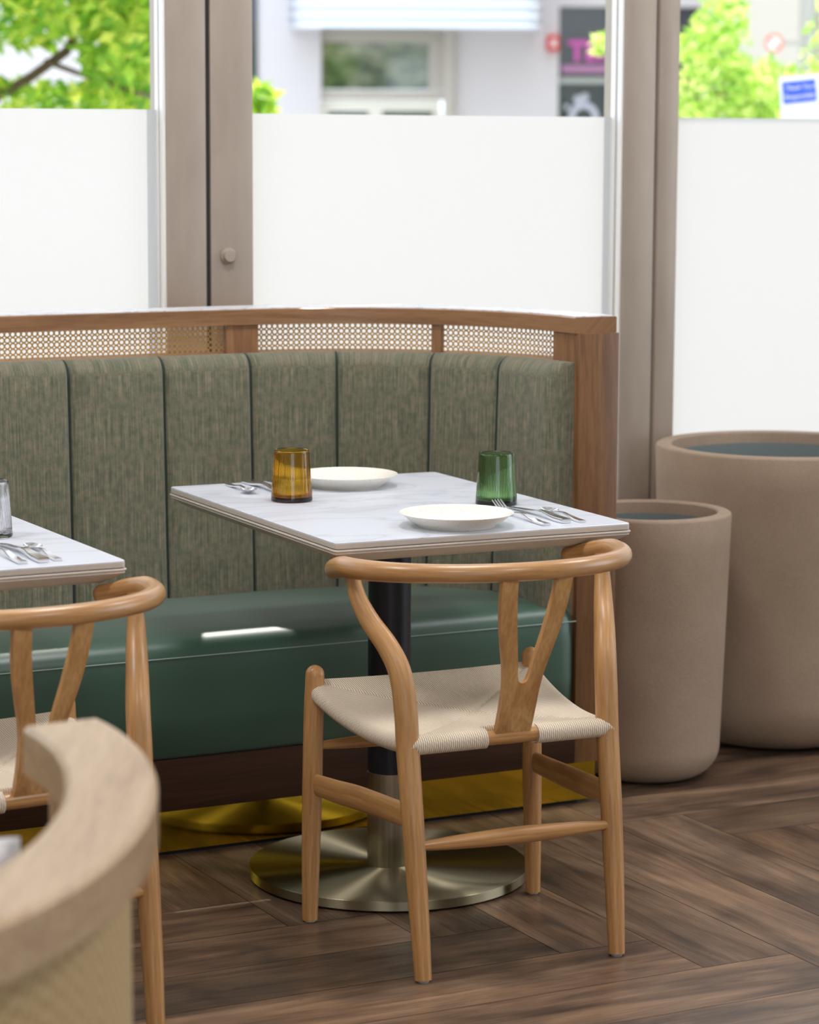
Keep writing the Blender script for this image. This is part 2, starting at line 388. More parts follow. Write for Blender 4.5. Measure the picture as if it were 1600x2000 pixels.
# ------------------------------------------------------------------ room shell
room = lambda name: struct(empty(name, E0, TH))
def sbox(name, a, b, m, parent=None, bev=0.0):
    o = box(name, a, b, m, parent, bev)
    if parent is None: o.location = E0; o.rotation_euler = (0, 0, TH); struct(o)
    return o
sbox('ceiling', (-6.2, -9.2, 3.12), (4.9, 0.9, 3.22), WHITEP)
sbox('wall_left', (-6.3, -9.2, 0), (-6.2, 0.9, 3.12), WARMW)
# back wall and right wall: shopfront openings between low sill and header
wb = room('wall_back')
sbox('sill_panel', (-6.2, -9.3, 0), (4.9, -9.2, 0.5), WARMW, wb); sbox('header_panel', (-6.2, -9.3, 2.9), (4.9, -9.2, 3.12), WARMW, wb)
sbox('side_panel', (-6.2, -9.3, 0.5), (-5.9, -9.2, 2.9), WARMW, wb); sbox('side_panel', (-2.2, -9.3, 0.5), (4.9, -9.2, 2.9), WARMW, wb)
wr = room('wall_right')
sbox('sill_panel', (4.9, -9.2, 0), (5.0, 0.9, 0.4), WARMW, wr); sbox('header_panel', (4.9, -9.2, 2.9), (5.0, 0.9, 3.12), WARMW, wr)
sbox('side_panel', (4.9, -9.2, 0.4), (5.0, -4.0, 2.9), WARMW, wr); sbox('side_panel', (4.9, -1.5, 0.4), (5.0, 0.9, 2.9), WARMW, wr)
wf = room('wall_front')
sbox('header_panel', (-6.2, 0.80, 2.55), (4.9, 0.90, 3.12), WHITEP, wf)

ZT = 2.55
def window(n_, u0, u1, zl, zr):
    w = room('window_%d' % n_)
    obj('glass_pane', mesh('glass_pane', [(u0, 0.855, 0.05), (u1, 0.855, 0.05), (u1, 0.855, ZT), (u0, 0.855, ZT)], [(0, 1, 2, 3)]), PANE, w)
    me = mesh('frosted_film', [(u0, 0.8495, 0.05), (u1, 0.8495, 0.05), (u1, 0.8495, zr), (u0, 0.8495, zl)], [(0, 1, 2, 3)])
    obj('frosted_film', me, FILM, w)
    sbox('bottom_rail', (u0, 0.80, 0.0), (u1, 0.90, 0.05), FRAME, w)
    return w
window(1, -3.4, -0.625, 1.5245, 1.5225)
window(2, -0.403, 0.601, 1.515, 1.512)
window(3, 0.766, 3.2, 1.5115, 1.510)
window(4, 3.4, 4.9, 1.51, 1.51)
window(5, -6.2, -3.6, 1.52, 1.52)
t1 = room('trim_1')
sbox('post_panel', (-0.619, 0.80, 0), (-0.521, 0.90, ZT), FRAME, t1, 0.003); sbox('post_panel', (-0.510, 0.80, 0), (-0.403, 0.90, ZT), FRAME, t1, 0.003)
sbox('gap_seal', (-0.523, 0.806, 0), (-0.508, 0.89, ZT), RUBBER, t1)
sbox('sunlit_reveal', (-0.6255, 0.806, 0), (-0.6185, 0.828, ZT), REVEAL_SUN, t1, 0.001); sbox('sunlit_reveal', (-0.6265, 0.832, 0), (-0.6185, 0.852, ZT), REVEAL_SUN, t1, 0.001); sbox('glazing_gasket', (-0.6240, 0.828, 0), (-0.6185, 0.832, ZT), RUBBER, t1)  # white strips carry the sun glare on the post's side face
kn = lathe_me('lock_cover', [(0, -0.016), (0.013, -0.016), (0.0155, -0.013), (0.0158, -0.006), (0.019, -0.005), (0.019, 0.0), (0, 0.0)], 32)
for v in kn.vertices: v.co = Vector((v.co.x, v.co.z, v.co.y))
k = obj('lock_cover', fix(kn), FRAME, t1); k.location = (-0.468, 0.800, 1.187)
t2 = room('trim_2')
sbox('post_panel', (0.607, 0.80, 0), (0.699, 0.90, ZT), FRAME, t2, 0.003); sbox('post_panel', (0.703, 0.792, 0), (0.766, 0.90, ZT), FRAME, t2, 0.010)
sbox('gap_seal', (0.697, 0.806, 0), (0.705, 0.89, ZT), RUBBER, t2)
sbox('sunlit_reveal', (0.6005, 0.806, 0), (0.6075, 0.826, ZT), REVEAL_SUN, t2, 0.001); sbox('sunlit_reveal', (0.5985, 0.831, 0), (0.6075, 0.852, ZT), REVEAL_SUN, t2, 0.001); sbox('glazing_gasket', (0.602, 0.826, 0), (0.6075, 0.831, ZT), RUBBER, t2)
t3 = sbox('trim_3', (3.2, 0.80, 0), (3.4, 0.90, ZT), FRAME); t4 = sbox('trim_4', (-3.6, 0.80, 0), (-3.4, 0.90, ZT), FRAME)
# outside canopy over the shopfront: its edge cuts the sun just above the film
cg = mat('canopy_grey', (0.5, 0.5, 0.5), 0.6); cnp = room('trim_5')
sbox('canopy_slab', (-7, 0.92, 2.60), (1.17, 0.85 + (2.60 - 1.529) / 1.283, 2.66), cg, cnp); sbox('canopy_slab', (1.17, 0.92, 2.60), (6, 0.85 + (2.60 - 1.506) / 1.283, 2.66), cg, cnp)  # right slab made deeper to keep sun streaks off the floor

# ------------------------------------------------------------------ curved bench
R = 0.53; SE = R * PI / 2; UL = -2.9
def BP(s, off=0.0, z=0.0):
    if s <= 0: return Vector((-R + s, R - off, z))
    a = s / R; return Vector((-R + (R - off) * math.sin(a), (R - off) * math.cos(a), z))
SL = UL + R                                   # s at the left end
def srange(s0, s1, step=0.03):
    n_ = max(1, int(math.ceil((s1 - s0) / step))); return [s0 + (s1 - s0) * i / n_ for i in range(n_ + 1)]
def sweep(name, s0, s1, prof, m, parent, step=0.03, smooth=False, uvz=True):
    """prof: closed list of (offset, z) swept along the bench back curve."""
    ss = srange(s0, s1, step); k = len(prof); verts = []; uvs = []; faces = []
    for s in ss:
        for o, z in prof: verts.append(BP(s, o, z)); uvs.append((s, z + o))
    for i in range(len(ss) - 1):
        for j in range(k): faces.append((i * k + j, i * k + (j + 1) % k, (i + 1) * k + (j + 1) % k, (i + 1) * k + j))
    faces.append(tuple(range(k))); faces.append(tuple((len(ss) - 1) * k + j for j in range(k)))
    me = fix(mesh(name, verts, faces, smooth, uvs))
    if smooth:
        try: me.set_sharp_from_angle(angle=math.radians(35))
        except Exception: pass
    return obj(name, me, m, parent)
# wood that follows the curve (grain along s)
OAK_S = wood('oak_curved', (0.20, 0.094, 0.038), (0.29, 0.145, 0.062), (0.36, 0.19, 0.085), 'X', 0.45, coord='UV')
bench = empty('banquette_bench', E0, TH)
tag(bench, 'curved green banquette bench with channelled tweed back and oak and cane top, under the windows', 'bench')
sweep('back_shell', SL, SE, [(0.0, 0.105), (0.0, 0.982), (-0.098, 0.982), (-0.098, 0.105)], OAK_V, bench, smooth=True)
sweep('top_rail', SL, SE, [(0.006, 1.047), (0.006, 1.0795), (0.003, 1.0815), (-0.097, 1.0815), (-0.1, 1.0795), (-0.1, 1.047)], OAK_S, bench, smooth=True)
cap = sweep('marble_cap', SL + 0.01, SE - 0.004, [(0.0, 1.0815), (0.0, 1.0835), (-0.094, 1.0835), (-0.094, 1.0815)], CAP, bench)
cap['label'] = 'thin white veined marble cap'
sweep('cane_sill', SL, SE, [(0.001, 0.976), (0.001, 0.984), (-0.030, 0.984), (-0.030, 0.976)], OAK_S, bench)
def post(s0, s1, name='cane_post', depth=0.09, m=OAK_V):
    return sweep(name, s0, s1, [(0.0, 0.98), (0.0, 1.047), (-depth, 1.047), (-depth, 0.98)], m, bench)
PALEOAK = wood('oak_post', (0.20, 0.090, 0.036), (0.27, 0.13, 0.055), (0.34, 0.17, 0.075), 'Z', 0.45)
spans = [(-2.36, -1.62), (-1.555, -0.80), (-0.745, -0.060), (0.018, 0.4155), (0.4375, 0.745)]
post(-0.060, 0.018, depth=0.06, m=PALEOAK); post(0.4155, 0.4375, depth=0.024, m=PALEOAK); post(0.745, SE - 0.001, 'cane_stile', m=PALEOAK); post(-1.62, -1.555, m=PALEOAK); post(SL, -2.36, 'cane_stile', m=PALEOAK)
def cane(s0, s1):
    pitch = 0.01238; rows = 5; zb = 0.9845; ncol = max(1, round((s1 - s0) / pitch)); pw = (s1 - s0) / ncol; hz = (1.047 - zb) / rows
    verts = []; faces = []; uvs = []
    K = 12
    for c in range(ncol):
        for r in range(rows):
            cx, cz = s0 + (c + 0.5) * pw, zb + (r + 0.5) * hz; i0 = len(verts)
            for ring in (0, 1):
                for k in range(K):
                    a = 2 * PI * k / K; ca, sa = math.cos(a), math.sin(a)
                    if ring == 0:
                        q = 1 / max(abs(ca), abs(sa)); x, z = ca * q * pw / 2, sa * q * hz / 2
                    else: x, z = ca * 0.0041, sa * 0.0041
                    verts.append(BP(cx + x, -0.014, cz + z)); uvs.append(((cx + x) / pw * 3, (cz + z) / hz * 3))
            for k in range(K):
                k2 = (k + 1) % K; faces.append((i0 + k, i0 + k2, i0 + K + k2, i0 + K + k))
    o = obj('cane_panel', mesh('cane_panel', verts, faces, False, uvs), CANE, bench)
for a, b_ in spans: cane(a, b_)
# upholstered channels
seams = [-2.37, -2.21, -1.99, -1.77, -1.55, -1.33, -1.11, -0.89, -0.67, -0.45, -0.23, -0.023, 0.196, 0.429, 0.619, SE - 0.006]
ZTOP, ZBOT = 0.985, 0.43
def channel(s0, s1, last=False):
    nt, rt = 16, 0.035; verts = []; uvs = []; faces = []
    zs = [ZBOT + (ZTOP - rt - ZBOT) * i / 10 for i in range(10)] + [ZTOP - rt + rt * math.sin(a) for a in (0, 0.25, 0.5, 0.75, 1.0, 1.25, 1.45, 1.57)]
    ts = [0.5 - 0.5 * math.cos(PI * i / nt) for i in range(nt + 1)]
    W_ = s1 - s0
    for t in ts:
        s = s0 + 0.0012 + (W_ - 0.0024) * t
        d = min(t, 1 - t) * W_
        rr = 0.022; e = (0.017 * (1 - math.sqrt(max(0, 1 - (1 - min(d, rr) / rr) ** 2)))) if d < rr else 0.0
        if last and t > 0.5:
            r3 = 0.03; e = 0.03 * (1 - math.sqrt(max(0, 1 - (1 - min(d, r3) / r3) ** 2))) if d < r3 else 0.0
        row = []
        for z in zs:
            T = 0.058 + 0.020 * (ZTOP - z) / (ZTOP - ZBOT) + 0.003 * math.sin(PI * t)
            dz = z - (ZTOP - rt)
            if dz > 0: T = T - rt + math.sqrt(max(0, rt * rt - dz * dz))
            row.append((max(0.002, T - e), z))
        row.append((0.0, ZTOP - 0.001))
        base = [(0.0, ZBOT)] + row
        for o, z in base: verts.append(BP(s, o, z)); uvs.append((s + (0.075 - o if last and t > 0.85 else 0), z + (o if z > ZTOP - rt else 0)))
    k = len(zs) + 2
    for i in range(nt):
        for j in range(k - 1): faces.append((i * k + j, i * k + j + 1, (i + 1) * k + j + 1, (i + 1) * k + j))
    faces.append(tuple(range(k))); faces.append(tuple(nt * k + j for j in range(k)))
    me = fix(mesh('back_channel', verts, faces, True, uvs))
    try: me.set_sharp_from_angle(angle=math.radians(55))
    except Exception: pass
    return obj('back_channel', me, FABRIC, bench)
for i in range(len(seams) - 1): channel(seams[i], seams[i + 1], i == len(seams) - 2)
for s in seams[1:-1]:
    pts = [BP(s, 0.047 + 0.020 * (ZTOP - 0.012 - z) / (ZTOP - ZBOT), z) for z in (0.45, 0.6, 0.75, 0.9, 0.955)] + [BP(s, 0.036, 0.974), BP(s, 0.015, 0.982)]
    obj('seam_piping', tube_me('seam_piping', pts, [0.0028] * len(pts), 8, 4), SEAM, bench)
# seat cushion
def seat():
    VF = -0.012; prof = [(0.012, 0.212), (0.0, 0.218), (-0.005, 0.30), (-0.004, 0.38), (0.0, 0.42), (0.004, 0.432), (0.012, 0.443), (0.024, 0.452), (0.042, 0.459), (0.08, 0.4645), (0.16, 0.467), (0.30, 0.464), (0.42, 0.458), (0.60, 0.452)]
    us = [UL + (2.3) * i / 30 for i in range(31)] + [-0.6 + 0.56 * i / 24 for i in range(1, 25)] + [-0.02, -0.008, -0.004]
    verts = []; faces = []
    k = len(prof)
    for u in us:
        vb = R if u <= -R else math.sqrt(max(0, R * R - (u + R) ** 2))
        vb -= 0.004
        end = 0.012 * max(0, 1 - (-0.004 - u) / 0.02) if u > -0.024 else 0
        for dv, z in prof:
            v = VF + dv + (end if dv < 0.02 else 0); zz = z
            if v > vb: v = vb
            verts.append((u, v, zz))
    for i in range(len(us) - 1):
        for j in range(k - 1): faces.append((i * k + j, i * k + j + 1, (i + 1) * k + j + 1, (i + 1) * k + j))
    me = mesh('seat_cushion', verts, faces, True); bm = bmesh.new(); bm.from_mesh(me); bmesh.ops.remove_doubles(bm, verts=bm.verts, dist=1e-5)
    bmesh.ops.recalc_face_normals(bm, faces=bm.faces); bm.to_mesh(me); bm.free()
    for p in me.polygons: p.use_smooth = True
    if sum((p.normal.z * p.area) for p in me.polygons) < 0: me.flip_normals()
    sc = obj('seat_cushion', me, VINYL, bench)
    obj('seat_piping', tube_me('seat_piping', [(UL, VF - 0.0005, 0.421), (-1.5, VF - 0.0005, 0.421), (-0.06, VF - 0.0005, 0.421), (-0.026, VF - 0.0003, 0.421)], [0.0013] * 4, 6, 6), PIPING, sc)
seat()
box('apron', (UL, -0.014, 0.105), (-0.0005, 0.012, 0.212), wood('oak_apron_shaded', (0.026, 0.011, 0.006), (0.042, 0.018, 0.009), (0.058, 0.026, 0.013), 'X', 0.6, coat=0.0), bench, 0.001)  # low light at the apron is put into this darker oak
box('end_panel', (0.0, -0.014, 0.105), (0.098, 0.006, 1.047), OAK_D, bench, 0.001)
box('end_panel', (UL - 0.02, -0.014, 0.105), (UL, R + 0.09, 1.047), OAK_V, bench, 0.001)
tk = box('toe_kick', (UL, 0.028, 0.010), (0.078, 0.034, 0.108), BRASS, bench); tk['label'] = 'mirror-bright brass toe kick'
box('toe_kick', (0.072, 0.034, 0.010), (0.078, 0.30, 0.108), BRASS, bench)
box('plinth', (UL, 0.040, 0.0), (0.040, 0.30, 0.105), DARK, bench); box('plinth', (UL, 0.30, 0.0), (-0.25, 0.50, 0.105), DARK, bench)

bpy.data.materials['oak_apron_shaded'].node_tree.nodes['Principled BSDF'].inputs['Specular IOR Level'].default_value = 0.12
# ------------------------------------------------------------------ tables
TW, TL = 0.608, 0.8355
def rrect(w_, l_, r_, n_=5):
    out = []
    for cx, cy, a0 in ((w_ - r_, l_ - r_, 0), (-w_ + r_, l_ - r_, 90), (-w_ + r_, -l_ + r_, 180), (w_ - r_, -l_ + r_, 270)):
        for i in range(n_ + 1):
            a = math.radians(a0 + 90 * i / n_); out.append((cx + r_ * math.cos(a), cy + r_ * math.sin(a)))
    return out
def slab(name, rings, m, parent):
    """rings: list of (inset, z, corner radius)"""
    verts = []; faces = []; k = None
    for ins, z, r_ in rings:
        o = rrect(TW / 2 - ins, TL / 2 - ins, max(r_, 0.001)); k = len(o); verts += [(x, y, z) for x, y in o]
    for i in range(len(rings) - 1):
        for j in range(k): faces.append((i * k + j, i * k + (j + 1) % k, (i + 1) * k + (j + 1) % k, (i + 1) * k + j))
    faces.append(tuple(range(k))); faces.append(tuple((len(rings) - 1) * k + j for j in range(k)))
    me = fix(mesh(name, verts, faces, True)); 
    try: me.set_sharp_from_angle(angle=math.radians(30))
    except Exception: pass
    return obj(name, me, m, parent)
def make_table(loc, rz, label):
    t = empty('dining_table', loc, rz); tag(t, label, 'table', 'two-seat pedestal tables along the bench')
    slab('table_top', [(0.0012, 0.750, 0.009), (0.0, 0.7488, 0.010), (0.0, 0.7397, 0.010)], MARBLE, t)
    slab('top_edge', [(0.0004, 0.7477, 0.0098), (-0.0003, 0.7465, 0.010), (-0.0003, 0.7387, 0.010), (0.003, 0.7385, 0.009)], EDGE, t)
    slab('edge_moulding', [(0.004, 0.7385, 0.009), (0.004, 0.7368, 0.009), (-0.002, 0.7362, 0.011), (-0.0028, 0.7345, 0.011), (-0.002, 0.7325, 0.011), (0.0005, 0.7322, 0.01), (0.0005, 0.7314, 0.01), (-0.0005, 0.7312, 0.01), (-0.0005, 0.7285, 0.01), (0.003, 0.7262, 0.01), (0.016, 0.7165, 0.01), (0.032, 0.7092, 0.01), (0.050, 0.7085, 0.01)], EDGE, t)
    obj('column', lathe_me('column', [(0, 0.20), (0.0425, 0.20), (0.0425, 0.716), (0, 0.716)], 48), BLACK, t)['label'] = 'black upper column'
    obj('column_sleeve', lathe_me('column_sleeve', [(0, 0.018), (0.0425, 0.018), (0.0432, 0.0185), (0.0432, 0.213), (0.0425, 0.2135), (0, 0.2135)], 48), SLEEVE, t)
    obj('base_plate', lathe_me('base_plate', [(0, 0.004), (0.276, 0.004), (0.2795, 0.0055), (0.2795, 0.0225), (0.278, 0.0238), (0.05, 0.0238), (0, 0.0238)], 128), BASEM, t)
    obj('base_pad', lathe_me('base_pad', [(0, 0.0), (0.262, 0.0), (0.262, 0.004), (0, 0.004)], 64), RUBBER, t)
    mp = obj('mounting_plate', lathe_me('mounting_plate', [(0, 0.708), (0.09, 0.708), (0.09, 0.7152), (0, 0.7152)], 32), BLACK, t)
    return t
T1C, T1A = Vector((-0.0387, 5.2561, 0)), 0.4488
T2C, T2A = Vector((-0.945, 4.777, 0)), math.radians(27.3)
make_table(T1C, T1A, 'white stone topped pedestal table set with amber and green glasses')
make_table(T2C, T2A, 'white stone topped table cut off by the left edge with a clear glass on it')
def on(C_, a_, x, y, z=0.7502):
    return Vector((C_.x + x * math.cos(a_) - y * math.sin(a_), C_.y + x * math.sin(a_) + y * math.cos(a_), z))

# ------------------------------------------------------------------ tumblers
def tumbler(name, m, loc, label):
    H_ = 0.102; rb, rt_ = 0.0415, 0.0348; prof = []; ribs = []
    def outer(z): f = z / H_; return rb + (rt_ - rb) * (f ** 1.05)
    prof.append((0.0, 0.0012)); ribs.append(0); prof.append((0.034, 0.0008)); ribs.append(0); prof.append((0.0385, 0.0)); ribs.append(0); prof.append((0.0408, 0.0015)); ribs.append(0)
    for i in range(24):
        z = 0.004 + (H_ - 0.006) * i / 23; prof.append((outer(z), z)); ribs.append(0)
    prof.append((rt_ - 0.0008, H_)); ribs.append(0)
    for i in range(24):
        z = H_ - 0.001 - (H_ - 0.011) * i / 23; prof.append((outer(z) - 0.0021, z)); f = (z / H_); ribs.append(0.00032 if f < 0.93 else 0)
    prof.append((0.034, 0.0075)); ribs.append(0); prof.append((0.02, 0.0085)); ribs.append(0); prof.append((0.0, 0.0095)); ribs.append(0)
    o = obj(name, lathe_me(name, prof, RIBS * 6, True, ribs), m); o.location = loc
    return tag(o, label, 'glass', None)
tumbler('drinking_glass', AMBER, on(T1C, T1A, -0.158, 0.121), 'amber ribbed drinking glass standing on the white table')
tumbler('drinking_glass', GREEN, on(T1C, T1A, 0.190, -0.088), 'dark green ribbed drinking glass behind the front plate')
tumbler('drinking_glass', CLEAR, on(T2C, T2A, 0.180, -0.062), 'clear ribbed drinking glass on the table at the left edge')

# ------------------------------------------------------------------ plates
def plate(loc, label):
    prof = [(0.0, 0.0025), (0.066, 0.0025), (0.068, 0.0), (0.0725, 0.0), (0.0745, 0.0035), (0.088, 0.0115), (0.100, 0.0205), (0.1062, 0.0248), (0.1068, 0.0258), (0.1058, 0.0262), (0.099, 0.0225), (0.086, 0.0150), (0.074, 0.0092), (0.066, 0.0070), (0.0, 0.0060)]
    o = obj('dinner_plate', lathe_me('dinner_plate', prof, 96), CERAMIC); o.location = loc; return tag(o, label, 'plate', 'speckled cream plates on the table')
plate(on(T1C, T1A, -0.012, -0.316), 'speckled cream plate at the front of the white table, beside the cutlery')
plate(on(T1C, T1A, 0.033, 0.282), 'speckled cream plate at the back of the white table, behind the amber glass')

# ------------------------------------------------------------------ cutlery (handle end at origin, pointing +y)
def strip_me(name, st, seg=10):
    """st: (y, z_centre, half width, half thickness) rounded-rectangle sections."""
    verts = []; faces = []; k = 8
    for y, z, hw, ht in st:
        c = 0.35
        for x_, z_ in ((-1, -1 + c), (-1, 1 - c), (-1 + 0.12, 1), (1 - 0.12, 1), (1, 1 - c), (1, -1 + c), (1 - 0.12, -1), (-1 + 0.12, -1)):
            verts.append((x_ * hw, y, z + z_ * ht))
    for i in range(len(st) - 1):
        for j in range(k): faces.append((i * k + j, i * k + (j + 1) % k, (i + 1) * k + (j + 1) % k, (i + 1) * k + j))
    faces.append(tuple(range(k))); faces.append(tuple((len(st) - 1) * k + j for j in range(k)))
    me = fix(mesh(name, verts, faces, True))
    try: me.set_sharp_from_angle(angle=math.radians(40))
    except Exception: pass
    return me
def join(name, mes):
    bm = bmesh.new()
    for m_ in mes: bm.from_mesh(m_)
    me = bpy.data.meshes.new(name); bm.to_mesh(me); bm.free()
    for p in me.polygons: p.use_smooth = True
    try: me.set_sharp_from_angle(angle=math.radians(40))
    except Exception: pass
    return me
HAND = [(0.0, 0.0025, 0.0085, 0.0023), (0.03, 0.0026, 0.0082, 0.0024), (0.06, 0.0050, 0.0068, 0.0026), (0.08, 0.0085, 0.0050, 0.0026), (0.10, 0.0105, 0.0036, 0.0022), (0.125, 0.0085, 0.0028, 0.0016)]
def fork_me():
    body = strip_me('f', HAND + [(0.142, 0.0050, 0.0050, 0.0011), (0.150, 0.0042, 0.0095, 0.0010), (0.158, 0.0048, 0.0112, 0.0010)])
    t = [strip_me('t', [(0.157, 0.0046, 0.0018, 0.0010), (0.172, 0.0090, 0.0017, 0.0010), (0.188, 0.0155, 0.0015, 0.0009), (0.203, 0.0235, 0.0011, 0.0007)]) for _ in range(4)]
    for i, m_ in enumerate(t):
        for v in m_.vertices: v.co.x += (-0.0092 + 0.00613 * i)
    return join('fork', [body] + t)
def knife_me():
    h = strip_me('h', [(0.0, 0.0045, 0.0100, 0.0043), (0.035, 0.0045, 0.0098, 0.0043), (0.06, 0.0062, 0.0085, 0.0040), (0.085, 0.0092, 0.0066, 0.0034), (0.105, 0.0098, 0.0058, 0.0026), (0.12, 0.0082, 0.0070, 0.0014), (0.15, 0.0060, 0.0085, 0.0009), (0.20, 0.0035, 0.0085, 0.0008), (0.222, 0.0022, 0.0060, 0.0007), (0.230, 0.0016, 0.0020, 0.0006)])
    return join('knife', [h])
def spoon_me():
    h = strip_me('h', [(0.0, 0.0022, 0.0070, 0.0021), (0.025, 0.0024, 0.0066, 0.0022), (0.05, 0.0050, 0.0050, 0.0022), (0.075, 0.0085, 0.0032, 0.0020), (0.098, 0.0080, 0.0026, 0.0016), (0.112, 0.0062, 0.0040, 0.0010)])
    verts = []; faces = []; nr, na = 8, 32
    for side in (0, 1):
        for i in range(nr + 1):
            r_ = i / nr
            for k in range(na):
                a = 2 * PI * k / na; ex = 0.0158 * (1 - 0.12 * math.sin(a)); x = r_ * ex * math.cos(a); y = 0.131 + r_ * 0.0235 * math.sin(a)
                z = 0.0012 + 0.0068 * r_ ** 2 + (0.0011 if side else 0) + (0.0012 * max(0, math.sin(a)) * r_)
                verts.append((x, y, z))
    st = (nr + 1) * na
    for side in (0, 1):
        for i in range(nr):
            for k in range(na):
                k2 = (k + 1) % na; q = [side * st + i * na + k, side * st + i * na + k2, side * st + (i + 1) * na + k2, side * st + (i + 1) * na + k]; faces.append(tuple(q if side else q[::-1]))
    for k in range(na): k2 = (k + 1) % na; faces.append((nr * na + k, nr * na + k2, st + nr * na + k2, st + nr * na + k))
    bowl = mesh('b', verts, faces, True); bm = bmesh.new(); bm.from_mesh(bowl); bmesh.ops.remove_doubles(bm, verts=bm.verts, dist=1e-6); bmesh.ops.recalc_face_normals(bm, faces=bm.faces); bm.to_mesh(bowl); bm.free()
    return join('spoon', [h, bowl])
FM, KM, SM = fork_me(), knife_me(), spoon_me()
def cut(name, me, C_, a_, x, y, rz, label, cat, z=0.7503):
    o = bpy.data.objects.new(name, me); COL.objects.link(o)
    if not me.materials: me.materials.append(STEEL)
    o.location = on(C_, a_, x, y, z); o.rotation_euler = (0, 0, a_ + rz); return tag(o, label, cat, 'stainless steel cutlery on the tables')
cut('fork', FM, T1C, T1A, 0.141, -0.386, 0.0, 'steel fork tucked beside the front plate, tines towards the green glass', 'fork')
cut('table_knife', KM, T1C, T1A, 0.190, -0.373, 0.0, 'steel table knife between the fork and spoon right of the front plate', 'knife')
cut('spoon', SM, T1C, T1A, 0.223, -0.377, 0.0, 'steel spoon nearest the right corner of the white table', 'spoon')
cut('fork', FM, T1C, T1A, -0.095, 0.400, PI, 'steel fork at the far edge mostly hidden behind the amber glass', 'fork')
cut('table_knife', KM, T1C, T1A, -0.139, 0.408, PI, 'steel table knife at the far edge left of the amber glass', 'knife')
cut('spoon', SM, T1C, T1A, -0.188, 0.386, PI - 0.05, 'steel spoon nearest the far left corner of the white table', 'spoon')
cut('fork', FM, T2C, T2A, 0.132, -0.380, 0.0, 'steel fork cut off by the left edge, in front of the clear glass', 'fork')
cut('table_knife', KM, T2C, T2A, 0.168, -0.383, 0.0, 'steel table knife on the left table beside the spoon', 'knife')
cut('spoon', SM, T2C, T2A, 0.197, -0.375, 0.0, 'steel spoon nearest the corner of the left table', 'spoon')

# ------------------------------------------------------------------ wishbone chair
SEATY = 0.0
def cord_seat_me():
    """Paper-cord seat: bilinear patch with edges rolled round the rails and a notch at the back centre."""
    NX, NY = 120, 108; rr = 0.0175
    bl, br, fr, fl = (-0.186, -0.150), (0.186, -0.150), (0.226, 0.222), (-0.226, 0.222)
    zb, zf = 0.412, 0.445
    verts = []; faces = []; uvs = []
    # parameter runs past the edge: wraps the roll
    def prof(i, N, length):
        k = 9; arc = [a for a in (0, .2, .4, .6, .8, 1.0)]
        return None
    def par(N, half):
        # returns list of (t in -1..1, outward roll angle or None)
        L = []
        for j in range(9): L.append((-1, PI * (1.0 - j / 9)))
        for j in range(N + 1): L.append((-1 + 2 * j / N, 0.0))
        for j in range(1, 10): L.append((1, PI * j / 9))
        return L
    PX, PY = par(NX, 0), par(NY, 0)
    for (ty, ay) in PY:
        for (tx, ax) in PX:
            fx, fy = (tx + 1) / 2, (ty + 1) / 2
            x = (bl[0] * (1 - fx) + br[0] * fx) * (1 - fy) + (fl[0] * (1 - fx) + fr[0] * fx) * fy
            y = bl[1] * (1 - fy) + fl[1] * fy
            sgx, sgy = (1 if tx > 0 else -1), (1 if ty > 0 else -1)
            z = zb * (1 - fy) + zf * fy
            # saddle: rails sag on the sides, centre sinks
            z += -0.020 * (1 - ty * ty) * tx * tx
            z += -0.016 * (1 - tx * tx) * (1 - ty * ty)
            # front edge dips in the middle a little
            z += -0.004 * (1 - tx * tx) * max(0, ty) ** 3
            gy = (y - SEATY) / ((0.222 - SEATY) if y > SEATY else (SEATY + 0.150)); gx = x / (0.206 + 0.04 * (fy - 0.5)); dd = abs(abs(gx) - abs(gy)) * 0.13
            if dd < 0.006 and not ax and not ay: z -= 0.0028 * (1 - dd / 0.006)
            dz = 0; dx = 0; dy = 0
            kx = 1 - max(0, (ty - 0.80) / 0.20) ** 2 * 0.95; ky = 1 - (max(0, (abs(tx) - 0.90) / 0.10) ** 2 * 0.95 if ty > 0 else 0)
            if ax: dx = sgx * rr * math.sin(ax) * kx; dz -= rr * (1 - math.cos(ax))
            if ay: dy = sgy * rr * math.sin(ay) * ky; dz -= rr * (1 - math.cos(ay))
            if ax and ty > 0.95: dx -= sgx * 0.012
            if ax and ay: dz = -rr * (2 - math.cos(ax) - math.cos(ay)) / 1.3; 
            dz = max(dz, -2 * rr)
            if ty < 0 and abs(x) < 0.047: 
                lim = -0.125
                if ay: y = max(y, lim); dy *= 0.25
                else: y = max(y, lim)
            verts.append((x + dx, y + dy, z + dz + rr))
            # UV direction by woven sector: cords run parallel to their own rail
            ex, ey = x / 0.206, (y - 0.036) / 0.186
            if abs(ey) > abs(ex): uvs.append((x * 0.62, y + dy + dz * sgy))
            else: uvs.append((y * 0.62 + 3.0, x + dx + dz * sgx))
    nx = len(PX)
    for j in range(len(PY) - 1):
        for i in range(nx - 1): faces.append((j * nx + i, j * nx + i + 1, (j + 1) * nx + i + 1, (j + 1) * nx + i))
    me = mesh('cord_seat', verts, faces, True)
    uv = me.uv_layers.new(name='UVMap')
    for p in me.polygons:
        c = p.center; ex, ey = c.x / (0.206 + 0.04 * ((c.y + 0.15) / 0.372 - 0.5)), (c.y - SEATY) / (0.222 - SEATY if c.y > SEATY else SEATY + 0.150); along = abs(ey) > abs(ex)
        for li in p.loop_indices:
            v = me.vertices[me.loops[li].vertex_index].co
            uv.data[li].uv = (v.x, v.y + (v.z if abs(c.y) > 0.1 else 0)) if along else (v.y + 3.0, v.x + v.z)
    fix(me)
    return me
SEATM = cord_seat_me(); 
if sum(p.normal.z * p.area for p in SEATM.polygons) < 0: SEATM.flip_normals()

